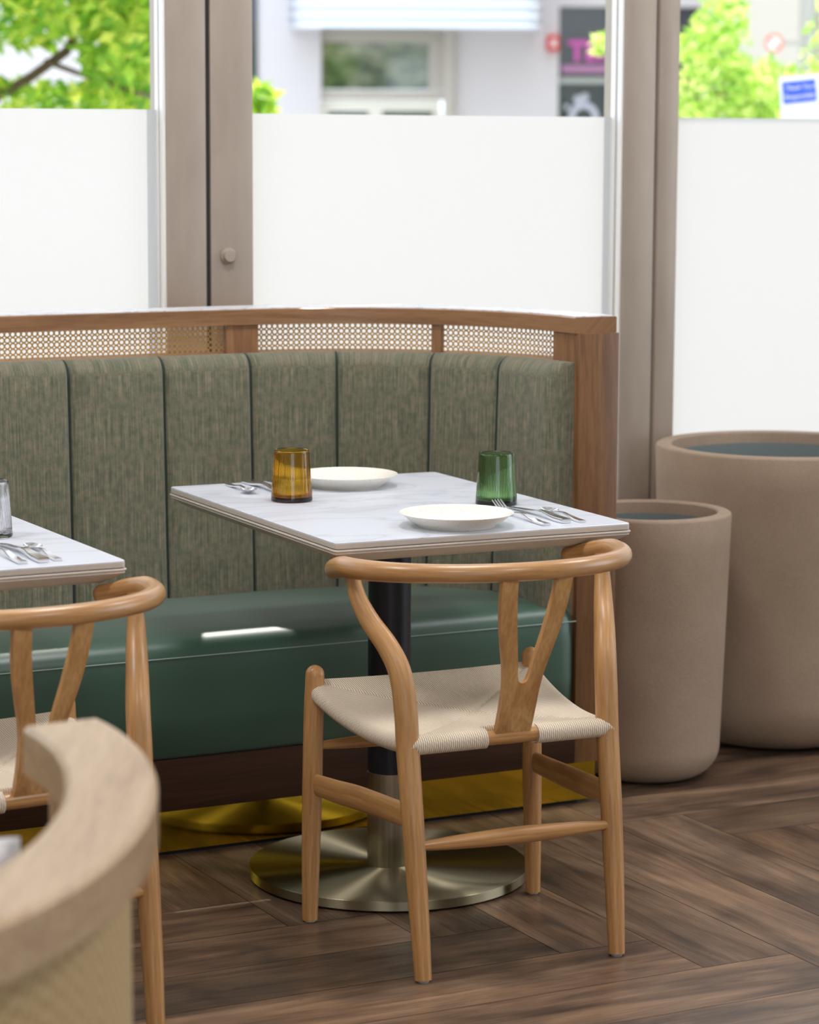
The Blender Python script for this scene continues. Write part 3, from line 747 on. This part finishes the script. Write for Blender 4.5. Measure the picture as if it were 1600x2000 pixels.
def splat_me(half, inn, bend):
    def itp(L, z):
        L = sorted(L, key=lambda p: p[1])
        if z <= L[0][1]: return L[0][0]
        for (a0, z0), (a1, z1) in zip(L, L[1:]):
            if z <= z1: t = (z - z0) / (z1 - z0); t = t; return a0 + (a1 - a0) * t
        return L[-1][0]
    hp, _ = catmull([(a_, 0, b_) for a_, b_ in half], [0] * len(half), 6); hp = [(p.x, p.z) for p in hp]
    ip, _ = catmull([(a_, 0, b_) for a_, b_ in inn], [0] * len(inn), 6); ip = [(p.x, p.z) for p in ip]
    zc = min(z for _, z in inn); T = 0.0065
    zs1 = [0.42 + (zc - 0.42) * i / 10 for i in range(11)]
    zs2 = [zc + (0.722 - zc) * (i / 30) ** 1.4 for i in range(31)]
    bm = bmesh.new()
    def loft(secs):
        rows = [[bm.verts.new((x, y + bend(z), z)) for x, y in ((a_, -T), (b_, -T), (b_, T), (a_, T))] for a_, b_, z in secs]
        for r0, r1 in zip(rows, rows[1:]):
            for j in range(4): bm.faces.new((r0[j], r0[(j + 1) % 4], r1[(j + 1) % 4], r1[j]))
        bm.faces.new(rows[0][::-1]); bm.faces.new(rows[-1])
    loft([(-itp(hp, z), itp(hp, z), z) for z in zs1])
    for s in (-1, 1):
        loft([tuple(sorted((s * (itp(ip, z) if z > zc else 0.0), s * itp(hp, z)))) + (z,) for z in zs2])
    bmesh.ops.recalc_face_normals(bm, faces=bm.faces)
    me = bpy.data.meshes.new('splat'); bm.to_mesh(me); bm.free()
    for p in me.polygons: p.use_smooth = True
    try: me.set_sharp_from_angle(angle=math.radians(40))
    except Exception: pass
    return me
def make_chair():
    c = empty('wishbone_chair'); 
    # rail: steam-bent half ring, one continuous bar
    pts = []; rad = []
    for deg in range(-88, 89, 8):
        a = math.radians(deg); x = 0.268 * math.sin(a); y = -0.012 - 0.240 * math.cos(a)
        if abs(deg) > 90: y = -0.012 + 0.0 + 0.27 * -math.cos(a)
        z = 0.7255 - 0.012 * (1 - math.cos(a)) * 0.9
        pts.append((x, y, z)); rad.append(0.0166 + 0.0022 * math.sin(a) ** 4)
    x, y, z = pts[-1]
    tail = [(0.2605, 0.030, 0.7045), (0.252, 0.058, 0.6970), (0.238, 0.084, 0.6910)]
    pts = [(-a_, b_, c_) for a_, b_, c_ in tail[::-1]] + pts + tail
    rad = [0.0155, 0.0172, 0.0185] + rad + [0.0185, 0.0172, 0.0155]
    obj('arm_rail', tube_me('arm_rail', pts, rad, 20, 3, True), ASH_X, c)
    bp = [((0.193, -0.205, 0.004), .0152), ((0.195, -0.190, 0.12), .0178), ((0.197, -0.170, 0.26), .0198), ((0.1985, -0.148, 0.40), .0208), ((0.1995, -0.140, 0.47), .0210), ((0.2035, -0.126, 0.535), .0206), ((0.2155, -0.100, 0.58), .0196), ((0.233, -0.062, 0.620), .0180), ((0.245, -0.036, 0.658), .0155), ((0.2495, -0.024, 0.690), .0132), ((0.250, -0.020, 0.708), .0128)]
    for s in (-1, 1):
        lg = obj('back_leg', tube_me('back_leg', [(s * p[0], p[1], p[2]) for p, _ in bp], [r_ for _, r_ in bp], 20, 6), ASH, c)
        obj('foot_glide', tube_me('foot_glide', [(s * 0.193, -0.205, 0), (s * 0.193, -0.205, 0.006)], [0.010, 0.010], 12, 1), GLIDE, lg)
    fp = [((0.236, 0.213, 0.004), .0148), ((0.234, 0.213, 0.12), .0172), ((0.231, 0.213, 0.26), .0190), ((0.228, 0.213, 0.40), .0188), ((0.226, 0.213, 0.455), .0180), ((0.2255, 0.213, 0.472), .0178)]
    for s in (-1, 1):
        lg = obj('front_leg', tube_me('front_leg', [(s * p[0], p[1], p[2]) for p, _ in fp], [r_ for _, r_ in fp], 20, 6, False), ASH, c)
        kn_ = tube_me('k', [(s * 0.2255, 0.213, 0.468), (s * 0.2255, 0.213, 0.474)], [0.0178, 0.0178], 20, 1, True)
        bm = bmesh.new(); bm.from_mesh(lg.data); bm.from_mesh(kn_); bm.to_mesh(lg.data); bm.free()
        for p in lg.data.polygons: p.use_smooth = True
        obj('foot_glide', tube_me('foot_glide', [(s * 0.236, 0.213, 0), (s * 0.236, 0.213, 0.006)], [0.010, 0.010], 12, 1), GLIDE, lg)
    # Y splat
    half = [(0.0345, 0.420), (0.0345, 0.46), (0.0360, 0.51), (0.042, 0.55), (0.0515, 0.59), (0.0600, 0.63), (0.0655, 0.67), (0.0680, 0.71), (0.0680, 0.722)]
    inn = [(0.0370, 0.722), (0.0368, 0.70), (0.034, 0.67), (0.0285, 0.63), (0.0215, 0.59), (0.0150, 0.555), (0.0125, 0.535), (0.0085, 0.522), (0.0030, 0.5165)]
    def dense(L):
        P, _ = catmull([(a_, 0, b_) for a_, b_ in L], [0] * len(L), 4); return [(p.x, p.z) for p in P]
    hd, idn = dense(half), dense(inn)
    outline = hd + idn + [(-a_, b_) for a_, b_ in idn[::-1]] + [(-a_, b_) for a_, b_ in hd[::-1]]
    bend = lambda z: -0.155 - 0.095 * ((z - 0.42) / 0.302) ** 0.85 if z > 0.42 else -0.155
    me = splat_me(half, inn, bend)
    obj('splat', me, ASH_SPLAT, c)
    obj('cord_seat', SEATM, CORD, c)
    obj('seat_rail', tube_me('seat_rail', [(-0.19, -0.150, 0.4125), (0, -0.152, 0.4125), (0.19, -0.150, 0.4125)], [0.0105, 0.0135, 0.0105], 16, 6), ASH_X, c)
    # stretchers
    for s in (-1, 1):
        P = [(s * 0.231, 0.213, 0.2665), (s * 0.222, 0.12, 0.271), (s * 0.211, 0.02, 0.278), (s * 0.199, -0.175, 0.288)]
        me = tube_me('side_stretcher', P, [0.0205, 0.0225, 0.0235, 0.0225], 16, 5, False, 0.38)
        obj('side_stretcher', me, ASH_Y, c)
    obj('rear_stretcher', tube_me('rear_stretcher', [(-0.19, -0.178, 0.2375), (-0.12, -0.178, 0.2375), (0, -0.178, 0.2375), (0.12, -0.178, 0.2375), (0.19, -0.178, 0.2375)], [0.0075, 0.0125, 0.0158, 0.0125, 0.0075], 16, 6), ASH_X, c)
    obj('front_stretcher', tube_me('front_stretcher', [(-0.225, 0.213, 0.338), (-0.12, 0.213, 0.338), (0, 0.213, 0.338), (0.12, 0.213, 0.338), (0.225, 0.213, 0.338)], [0.0075, 0.0125, 0.0155, 0.0125, 0.0075], 16, 6), ASH_X, c)
    return c
ch = make_chair(); ch.location = (0.1185, 4.8315, 0); ch.rotation_euler = (0, 0, math.radians(24.5))
tag(ch, 'light wooden wishbone chair with woven cord seat pulled up to the table with coloured glasses', 'chair', 'wishbone chairs at the tables')
c2 = copy_tree(ch); c2.location = (-0.686, 4.357, 0); c2.rotation_euler = (0, 0, math.radians(31.5))
tag(c2, 'light wooden wishbone chair cut off by the left edge, behind the blurred armchair', 'chair', 'wishbone chairs at the tables')

# ------------------------------------------------------------------ planters
def planter(loc, r_, h, rb, label):
    wall = 0.030 * (r_ / 0.187) ** 0.3; prof = [(0.0, 0.0), (rb * 0.55, 0.0)]
    cr_ = rb * 0.45
    for i in range(1, 11):
        a = PI / 2 * i / 10; prof.append((rb * 0.55 + cr_ * math.sin(a), 0.72 * cr_ * 1.35 * (1 - math.cos(a))))
    zc = prof[-1][1]
    for i in range(1, 9): f = i / 8; prof.append((rb + (r_ - rb) * f, zc + (h - 0.006 - zc) * f))
    prof += [(r_ - 0.002, h - 0.002), (r_ - 0.006, h), (r_ - wall, h), (r_ - wall - 0.003, h - 0.003), (r_ - wall - 0.006, h - 0.05)]
    p = empty('planter', loc); tag(p, label, 'planter', 'rounded sand-coloured planters by the window')
    obj('pot', lathe_me('pot', prof + [(r_ - wall - 0.008, h - 0.20), (0, h - 0.20)], 96), STONE, p)
    obj('inner_liner', lathe_me('inner_liner', [(r_ - wall - 0.007, h - 0.028), (r_ - wall - 0.012, h - 0.19), (0, h - 0.19)], 96), SOIL, p)['label'] = 'dark grey lining'
planter((0.552, 6.128, 0), 0.187, 0.617, 0.170, 'smaller rounded beige planter beside the bench end, empty')
planter((0.905, 6.545, 0), 0.303, 0.723, 0.285, 'larger rounded beige planter behind the smaller one, cut by the right edge')

# ------------------------------------------------------------------ foreground armchair (out of focus)
ac = empty('barrel_armchair', (-0.596, 2.745, 0)); tag(ac, 'pale wooden barrel armchair out of focus in the near left corner', 'armchair')
AX, AY = 0.33, 0.585
def arm_ring(name, ang0, ang1, o_out, o_in, z0, z1, m, bev=0.006, nseg=60):
    verts = []; faces = []
    prof = [(o_out, z0), (o_out + 0.000, z1 - bev), (o_out + bev, z1), (o_in - bev, z1), (o_in, z1 - bev), (o_in, z0)]
    k = len(prof)
    for i in range(nseg + 1):
        a = math.radians(ang0 + (ang1 - ang0) * i / nseg); n_ = Vector((math.cos(a) / AX, math.sin(a) / AY, 0)).normalized()
        p = Vector((AX * math.cos(a), AY * math.sin(a), 0))
        for o, z in prof: q = p - n_ * o; verts.append((q.x, q.y, z))
    for i in range(nseg):
        for j in range(k): faces.append((i * k + j, i * k + (j + 1) % k, (i + 1) * k + (j + 1) % k, (i + 1) * k + j))
    faces.append(tuple(range(k))); faces.append(tuple(nseg * k + j for j in range(k)))
    me = fix(mesh(name, verts, faces, True))
    try: me.set_sharp_from_angle(angle=math.radians(30))
    except Exception: pass
    return obj(name, me, m, ac)
arm_ring('top_rail', 47, -227, 0.0, 0.100, 0.722, 0.780, PALE)
CANE2 = mat('cane_webbing', (0.52, 0.37, 0.18), 0.7); n, l, b = nodes(CANE2); _v = mapping(n, l, (1, 1, 1)); _c = n.new('ShaderNodeTexChecker'); _c.inputs['Scale'].default_value = 90
_c.inputs[1].default_value = (0.56, 0.41, 0.21, 1); _c.inputs[2].default_value = (0.42, 0.28, 0.12, 1); l.new(_v, _c.inputs['Vector']); l.new(_c.outputs[0], b.inputs['Base Color'])
arm_ring('cane_back', 30, -210, 0.030, 0.044, 0.30, 0.723, CANE2)['label'] = 'tan cane back panel'
arm_ring('seat_ring', 47, -227, 0.028, 0.075, 0.34, 0.40, PALE)
for a in (45.5, -225.5, -40, -140):
    a_ = math.radians(a); n_ = Vector((math.cos(a_) / AX, math.sin(a_) / AY, 0)).normalized(); p = Vector((AX * math.cos(a_), AY * math.sin(a_), 0)) - n_ * 0.052
    obj('leg', tube_me('leg', [(p.x, p.y, 0), (p.x, p.y, 0.35), (p.x, p.y, 0.724)], [0.014, 0.019, 0.019], 14, 4), PALE, ac)
sv = []
for i in range(48):
    a = 2 * PI * i / 48; sv.append((0.262 * math.cos(a), 0.48 * math.sin(a)))
def padme(name, z0, z1, r_=0.02):
    verts = []; faces = []
    for sc, z in ((0.9, z0), (0.98, z0 + r_ * 0.5), (1, (z0 + z1) / 2), (0.98, z1 - r_ * 0.5), (0.92, z1 - 0.004), (0.7, z1), (0.0, z1 + 0.004)):
        verts += [(x * sc, y * sc, z) for x, y in sv]
    for i in range(6):
        for j in range(48): faces.append((i * 48 + j, i * 48 + (j + 1) % 48, (i + 1) * 48 + (j + 1) % 48, (i + 1) * 48 + j))
    faces.append(tuple(range(48))); return fix(mesh(name, verts, faces, True))
LINEN = mat('white_linen', (0.80, 0.79, 0.80), 0.9)
obj('seat_pad', padme('seat_pad', 0.38, 0.45), LINEN, ac)
def pillow(loc):
    bm = bmesh.new(); bmesh.ops.create_grid(bm, x_segments=14, y_segments=14, size=0.5)
    me = bpy.data.meshes.new('throw_pillow'); bm.to_mesh(me); bm.free()
    top = [(v.co.x, v.co.y) for v in me.vertices]; verts = []; faces = []
    for s in (1, -1):
        for x, y in top:
            d = (1 - (2 * x) ** 4) * (1 - (2 * y) ** 4); verts.append((x * 0.36, s * 0.055 * math.sqrt(max(0, d)), 0.13 + y * 0.26))
    nn = len(top)
    for p in me.polygons:
        vi = list(p.vertices); faces.append(tuple(vi)); faces.append(tuple(nn + i for i in vi[::-1]))
    me2 = mesh('throw_pillow', verts, faces, True); bm = bmesh.new(); bm.from_mesh(me2); bmesh.ops.remove_doubles(bm, verts=bm.verts, dist=1e-5); bmesh.ops.recalc_face_normals(bm, faces=bm.faces); bm.to_mesh(me2); bm.free()
    o = obj('throw_pillow', me2, LINEN); o.location = loc; o.rotation_euler = (0, 0, 0.25); return o
tag(pillow((-0.60, 2.83, 0.452)), 'white throw pillow propped in the blurred armchair', 'pillow')

# ------------------------------------------------------------------ outside: street
def at(px, py, Y):
    a, b_ = px - 800, py - 1000; u = (a * cr + b_ * sr) / F_PX; v = (-a * sr + b_ * cr) / F_PX
    d = Vector((u, cp - v * sp, -sp - v * cp)); t = Y / d.y; return Vector((0, 0, CAM_H)) + d * t
cs = [W(-30, 0.95), W(40, 0.95), W(40, 60), W(-30, 60)]
pv = obj('street_paving', fix(mesh('street_paving', [(c.x, c.y, -0.12) for c in cs] + [(c.x, c.y, -0.3) for c in cs], [(0, 1, 2, 3), (7, 6, 5, 4), (0, 4, 5, 1), (1, 5, 6, 2), (2, 6, 7, 3), (3, 7, 4, 0)])), mat('pale_concrete', (0.5, 0.49, 0.47), 0.9)); pv.name = 'trim_6'; struct(pv)
FY = 24.0
STUC = mat('lilac_grey_stucco', (0.70, 0.645, 0.645), 0.85)
FRM = mat('beige_frame', (0.55, 0.49, 0.42), 0.6); CRM = mat('cream_paint', (0.85, 0.80, 0.68), 0.6)
SHOP = mat('dark_shop_glass', (0.05, 0.055, 0.07), 0.12, Specular_IOR_Level=0.6)
DGREEN = mat('dark_green_panel', (0.05, 0.10, 0.06), 0.5)
REFG = mat('reflective_glass', (0.07, 0.09, 0.06), 0.05, Specular_IOR_Level=1.0)
n, l, b = nodes(REFG); _v = mapping(n, l, (2.2, 1, 3.0)); _r = ramp(n, l, noise(n, l, _v, 2.4, 3), [(0.35, (0.05, 0.08, 0.05)), (0.5, (0.16, 0.20, 0.11)), (0.66, (0.33, 0.33, 0.24))]); l.new(_r.outputs[0], b.inputs['Base Color'])
def fbox(name, x0, y0, x1, y1, near, far, m, parent, bev=0.0):
    """Box whose front outline spans the given picture region at the facade's distance."""
    a = at(x0, y0, near); b_ = at(x1, y1, near); return box(name, (a.x, near, b_.z), (b_.x, far, a.z), m, parent, bev)
bd = empty('street_building', (0, FY, -0.12)); tag(bd, 'pale lilac-grey building across the street, seen above the frosted film', 'building')
def rel(o, root): o.location = -Vector(root.location); return o
A = at(0, 0, FY)
rel(box('wall', (-14, FY, -0.12), (at(627, 0, FY).x, FY + 0.3, 9), STUC, bd), bd)
rel(box('wall', (at(868, 0, FY).x, FY, -0.12), (at(1093, 0, FY).x, FY + 0.3, 9), STUC, bd), bd)
rel(box('wall', (at(627, 0, FY).x, FY, at(0, 52, FY).z), (at(868, 0, FY).x, FY + 0.3, 9), STUC, bd), bd)
rel(box('wall', (at(1093, 0, FY).x, FY, at(0, 8, FY).z), (14, FY + 0.3, 9), STUC, bd), bd)
for a4 in ((624, 56, 880, 83), (624, 176, 880, 196), (838, 83, 880, 176), (620, 83, 629, 176)):
    rel(fbox('door_surround', *a4, FY + 0.08, FY + 0.3, FRM, bd), bd)
rel(fbox('transom_window', 629, 83, 838, 176, FY + 0.18, FY + 0.25, REFG, bd), bd)
for a4 in ((624, 196, 860, 217), (720, 217, 746, 420), (624, 217, 640, 420), (846, 217, 862, 420)):
    rel(fbox('door_frame', *a4, FY + 0.10, FY + 0.3, CRM, bd), bd)
for a4 in ((640, 217, 720, 420), (746, 217, 846, 420)):
    rel(fbox('door_leaf', *a4, FY + 0.2, FY + 0.28, DGREEN, bd), bd)
rel(fbox('downpipe', 868, 60, 886, 420, FY - 0.10, FY - 0.01, FRM, bd, 0.02), bd)
rel(fbox('shop_window', 1093, 12, 1430, 420, FY + 0.06, FY + 0.2, SHOP, bd), bd)
rel(fbox('window_bar', 1093, 152, 1430, 164, FY + 0.02, FY + 0.1, mat('grey_bar', (0.45, 0.46, 0.42), 0.6), bd), bd)
rel(fbox('side_window', 380, -60, 503, 190, FY - 0.02, FY + 0.1, SHOP, bd), bd)
PINK = mat('pink_lettering', (0.62, 0.10, 0.42), 0.6); PINK2 = mat('pink_band', (0.45, 0.20, 0.36), 0.6)
rel(fbox('pink_band', 1098, 127, 1300, 143, FY + 0.045, FY + 0.058, PINK2, bd), bd)
def text(name, body, size, loc, m, parent=None, rx=PI / 2, rz=0.0, ext=0.004, bold=0.0):
    cu = bpy.data.curves.new(name, 'FONT'); cu.body = body; cu.size = size; cu.extrude = ext; cu.offset = bold; cu.align_x = 'LEFT'
    o = bpy.data.objects.new(name + '_t', cu); COL.objects.link(o)
    dg = bpy.context.evaluated_depsgraph_get(); me = bpy.data.meshes.new_from_object(o.evaluated_get(dg)); bpy.data.objects.remove(o)
    o = obj(name, me, m, parent); o.location = loc; o.rotation_euler = (rx, 0, rz); return o
p = at(1112, 117, FY); tx = text('shop_lettering', 'TEXAS', 0.235, (p.x, FY + 0.05, p.z), PINK, bd, bold=0.012); tx.location = Vector(tx.location) - Vector(bd.location)
# round white emblem on the shop glass: ring with two dots
def ring_me(name, r0, r1, th=0.006, seg=40, full=True):
    v = []; f = []
    for y in (-th, 0):
        for r_ in (r0, r1):
            v += [(r_ * math.cos(2 * PI * k_ / seg), y, r_ * math.sin(2 * PI * k_ / seg)) for k_ in range(seg)]
    for k_ in range(seg):
        k2 = (k_ + 1) % seg
        f += [(k_, k2, seg + k2, seg + k_), (2 * seg + k_, 3 * seg + k_, 3 * seg + k2, 2 * seg + k2), (seg + k_, seg + k2, 3 * seg + k2, 3 * seg + k_), (k_, 2 * seg + k_, 2 * seg + k2, k2)]
    return fix(mesh(name, v, f))
VIN = mat('white_vinyl', (0.55, 0.55, 0.62), 0.6)
for (px, py, r0, r1) in ((1141, 229, 17, 29), (1129, 194, 0.1, 7.5), (1143, 190, 0.1, 7.5), (1108, 209, 0.1, 5)):
    q = at(px, py, FY); o = obj('shop_emblem', ring_me('shop_emblem', r0 * FY / F_PX, r1 * FY / F_PX), VIN, bd); o.location = (q.x, q.y + 0.055 - FY, q.z + 0.12)
# corrugated metal awning with rounded ends
METAL = mat('corrugated_aluminium', (0.80, 0.82, 0.88), 0.28, 0.7)
def awning():
    x0, x1 = at(560, 0, FY - 1).x, at(1058, 0, FY - 1).x; zb = at(0, 50, FY - 1).z; verts = []; faces = []
    prof = []
    for i in range(61): z = zb + 0.9 * i / 60; prof.append((0.018 * math.cos(2 * PI * i / 6.0), z))
    plan = []
    for i in range(9): a = PI / 2 * i / 8; plan.append((x0 + 0.35 * (1 - math.sin(a)), FY - 1 + 0.35 * (1 - math.cos(a)), Vector((-math.cos(a), -math.sin(a)))))
    plan = [(x0, FY, Vector((-1, 0)))] + [(x0 + 0.35 - 0.35 * math.cos(a), FY - 0.65 - 0.35 * math.sin(a), Vector((-math.cos(a), -math.sin(a)))) for a in [PI / 2 * i / 8 for i in range(9)]]
    plan += [(x1 - 0.12 + 0.12 * math.sin(a), FY - 0.88 - 0.12 * math.cos(a), Vector((math.sin(a), -math.cos(a)))) for a in [PI / 2 * i / 8 for i in range(9)]] + [(x1, FY, Vector((1, 0)))]
    k = len(prof)
    for x, y, nn in plan:
        for o, z in prof: verts.append((x + nn.x * o, y + nn.y * o, z))
    for i in range(len(plan) - 1):
        for j in range(k - 1): faces.append((i * k + j, i * k + j + 1, (i + 1) * k + j + 1, (i + 1) * k + j))
    faces.append(tuple(i * k for i in range(len(plan)))); faces.append(tuple(i * k + k - 1 for i in range(len(plan))))
    me = fix(mesh('awning_drum', verts, faces, True)); 
    try: me.set_sharp_from_angle(angle=math.radians(60))
    except Exception: pass
    return rel(obj('awning_drum', me, METAL, bd), bd)
awning()
q = at(1081, 84, FY - 0.12)
al = empty('alarm_box', (q.x, FY, q.z)); tag(al, 'small red alarm box on the wall beside the dark shop window', 'alarm box')
box('housing', (-0.055, -0.10, -0.07), (0.055, -0.002, 0.07), mat('alarm_red', (0.70, 0.05, 0.05), 0.5), al, 0.008)
box('strobe_lens', (-0.022, -0.125, -0.035), (0.03, -0.10, 0.03), mat('pale_lens', (0.85, 0.7, 0.65), 0.3), al, 0.006)

bb = empty('corner_building', (at(1450, 0, 19.5).x, 19.5, -0.12)); tag(bb, 'cream building corner at the top right, behind the bright tree', 'building')
CREAM = mat('cream_render', (0.58, 0.52, 0.44), 0.9)
x0 = at(1448, 0, 19.5).x
rel(box('wall', (x0, 19.5, -0.12), (x0 + 0.42, 22, 6), CREAM, bb), bb); rel(box('wall', (x0 + 0.42, 19.9, -0.12), (8, 22, 6), mat('cream_render_shade', (0.40, 0.37, 0.32), 0.9), bb), bb)  # shading on the cream wall put into a darker render

# poles and signs
GALV = mat('galvanised_pole', (0.42, 0.40, 0.36), 0.5, 0.3)
q = at(1577, 0, 16.0); pole = empty('sign_pole', (q.x, 16.0, -0.12)); tag(pole, 'grey metal street pole at the right edge, behind the blue and white sign', 'pole')
obj('pole_shaft', tube_me('pole_shaft', [(0, 0, 0), (0, 0, 5)], [0.036, 0.036], 16, 1), GALV, pole)
q = at(1512, 84, 15.9); ns = empty('prohibition_sign', q); tag(ns, 'round white sign with a red ring and slash at the top right', 'sign')
obj('sign_disc', ring_me('sign_disc', 0.0005, 0.052, 0.004), mat('sign_white', (0.85, 0.85, 0.84), 0.5), ns)
REDM = mat('sign_red', (0.75, 0.16, 0.10), 0.5)
o = obj('red_ring', ring_me('red_ring', 0.040, 0.054, 0.004), REDM, ns); o.location.y = -0.005
sl = box('red_slash', (-0.043, -0.009, -0.005), (0.043, -0.005, 0.005), REDM, ns); sl.rotation_euler = (0, 0.7, 0)
box('bracket', (-0.01, 0.002, -0.012), (0.20, 0.012, 0.012), GALV, ns); box('sign_stem', (0.150, 0.004, -q.z - 0.12), (0.172, 0.022, 0.05), GALV, ns)
# blue and white sign
SY = 11.0
a = at(1536, 152, SY); b_ = at(1536, 300, SY)
sg = empty('street_sign', (a.x, SY, b_.z)); tag(sg, 'white street sign with a blue lettered panel at the right edge', 'sign'); sg.rotation_euler = (0, math.radians(-6), math.radians(14))
hgt = a.z - b_.z
box('sign_board', (0, 0, 0), (0.24, 0.004, hgt), mat('sign_board_white', (0.85, 0.85, 0.88), 0.45), sg, 0.0015)
bp_ = box('blue_panel', (0.012, -0.003, hgt - 0.105), (0.155, 0.0, hgt - 0.018), mat('sign_blue', (0.03, 0.10, 0.62), 0.45), sg)
WT = mat('sign_lettering_white', (0.85, 0.85, 0.9), 0.5)
text('lettering', 'Thank You for', 0.026, (0.024, -0.004, hgt - 0.052), WT, sg, ext=0.001); text('lettering', 'Responsibly', 0.027, (0.018, -0.004, hgt - 0.088), WT, sg, ext=0.001)
box('sign_post', (0.09, 0.006, -1.2), (0.14, 0.04, hgt - 0.03), GALV, sg)

# ------------------------------------------------------------------ trees
def leafmat(name, stops):
    m = mat(name, stops[1], 0.5); n, l, b = nodes(m)
    at_ = n.new('ShaderNodeAttribute'); at_.attribute_name = 'leaf'
    r = ramp(n, l, at_.outputs['Fac'], [(0.0, stops[0]), (0.5, stops[1]), (1.0, stops[2])])
    l.new(r.outputs[0], b.inputs['Base Color'])
    tr = n.new('ShaderNodeBsdfTranslucent'); l.new(r.outputs[0], tr.inputs[0]); mx = n.new('ShaderNodeMixShader'); mx.inputs[0].default_value = 0.55
    l.new(b.outputs[0], mx.inputs[1]); l.new(tr.outputs[0], mx.inputs[2]); l.new(mx.outputs[0], n['Material Output'].inputs['Surface']); return m
LEAF1 = leafmat('locust_leaf', [(0.14, 0.36, 0.03), (0.42, 0.66, 0.06), (0.85, 0.86, 0.16)])
LEAF2 = leafmat('pale_leaf', [(0.20, 0.42, 0.05), (0.50, 0.72, 0.10), (0.90, 0.92, 0.35)])
BARK = mat('bark', (0.16, 0.10, 0.08), 0.9)
def tree(loc, blobs, m, size, label, branches, trunk_r=0.09, seed=1):
    rnd = random.Random(seed); verts = []; faces = []; vals = []
    for (c, rad, cnt) in blobs:
        for _ in range(cnt):
            while True:
                p = Vector((rnd.uniform(-1, 1), rnd.uniform(-1, 1), rnd.uniform(-1, 1)))
                if p.length < 1: break
            p = Vector((c[0] + p.x * rad[0], c[1] + p.y * rad[1], c[2] + p.z * rad[2]))
            s = size * rnd.uniform(0.6, 1.3)
            d = Vector((rnd.gauss(0, 1), rnd.gauss(0, 0.6), rnd.gauss(-0.3, 0.8))).normalized(); e = d.cross(Vector((rnd.gauss(0, 1), rnd.gauss(0, 1), rnd.gauss(0, 1)))).normalized()
            i = len(verts); nn = d.cross(e) * s * 0.12
            verts += [p - d * s, p + e * s * 0.42 + nn, p + d * s, p - e * s * 0.42 + nn, ]
            faces.append((i, i + 1, i + 2, i + 3)); vals.append(rnd.random())
    me = mesh('foliage', verts, faces)
    ca = me.attributes.new('leaf', 'FLOAT', 'FACE')
    for i, v in enumerate(vals): ca.data[i].value = v
    t = empty('street_tree', loc); tag(t, label, 'tree')
    o = obj('foliage', me, m, t); o.location = -Vector(loc)
    bm_ = [tube_me('b', [p for p in br[0]], br[1], 10, 4) for br in branches]
    o = obj('trunk', join('trunk', bm_), BARK, t); o.location = -Vector(loc)
    return t
L = lambda px, py, Y: at(px, py, Y)
def bl(px, py, Y, rpx, rpy, ry, cnt): c = at(px, py, Y); k = Y / F_PX; return ((c.x, c.y, c.z), (rpx * k, ry, rpy * k), cnt)
tree((-2.4, 12.2, -0.12), [bl(60, -120, 12, 420, 210, 0.9, 5200), bl(250, 60, 12, 95, 190, 0.5, 1100), bl(40, 215, 12.3, 280, 60, 0.5, 700), bl(-350, 60, 12.4, 300, 300, 0.9, 2200), bl(505, 200, 11, 33, 34, 0.10, 90)], LEAF1, 0.050,
     'leafy green tree outside the left window', [([(-2.4, 12.2, -0.12), (-2.36, 12.2, 1.4), (-2.5, 12.2, 2.6), (-2.2, 12.2, 3.6)], [0.11, 0.10, 0.07, 0.03]), ([(-2.4, 12.2, 1.3), (at(130, 100, 12.2)), at(60, 30, 12.2), at(20, -80, 12.2)], [0.02, 0.022, 0.026, 0.02]), ([at(90, 120, 12.2), at(300, 190, 11.6), at(505, 205, 11.0)], [0.014, 0.008, 0.004])], seed=3)
tree((2.6, 13.0, -0.12), [bl(1370, 190, 13, 100, 140, 0.5, 900), bl(1410, 60, 13, 55, 110, 0.4, 420), bl(1490, 185, 13, 90, 75, 0.4, 600), bl(1540, 260, 13, 190, 130, 0.6, 1400), bl(1800, 120, 13.2, 230, 330, 0.8, 2200), bl(1180, 86, 12, 26, 24, 0.10, 60), bl(1260, 110, 12.3, 60, 40, 0.2, 120)], LEAF2, 0.034,
     'bright sunlit green tree outside the right window', [([(2.6, 13.0, -0.12), (2.6, 13, 1.2), (2.3, 13, 2.2), (2.1, 13, 2.9)], [0.09, 0.08, 0.05, 0.02]), ([(2.6, 13, 1.3), at(1370, 170, 13), at(1260, 110, 12.3), at(1180, 86, 12)], [0.03, 0.012, 0.007, 0.004])], seed=5)
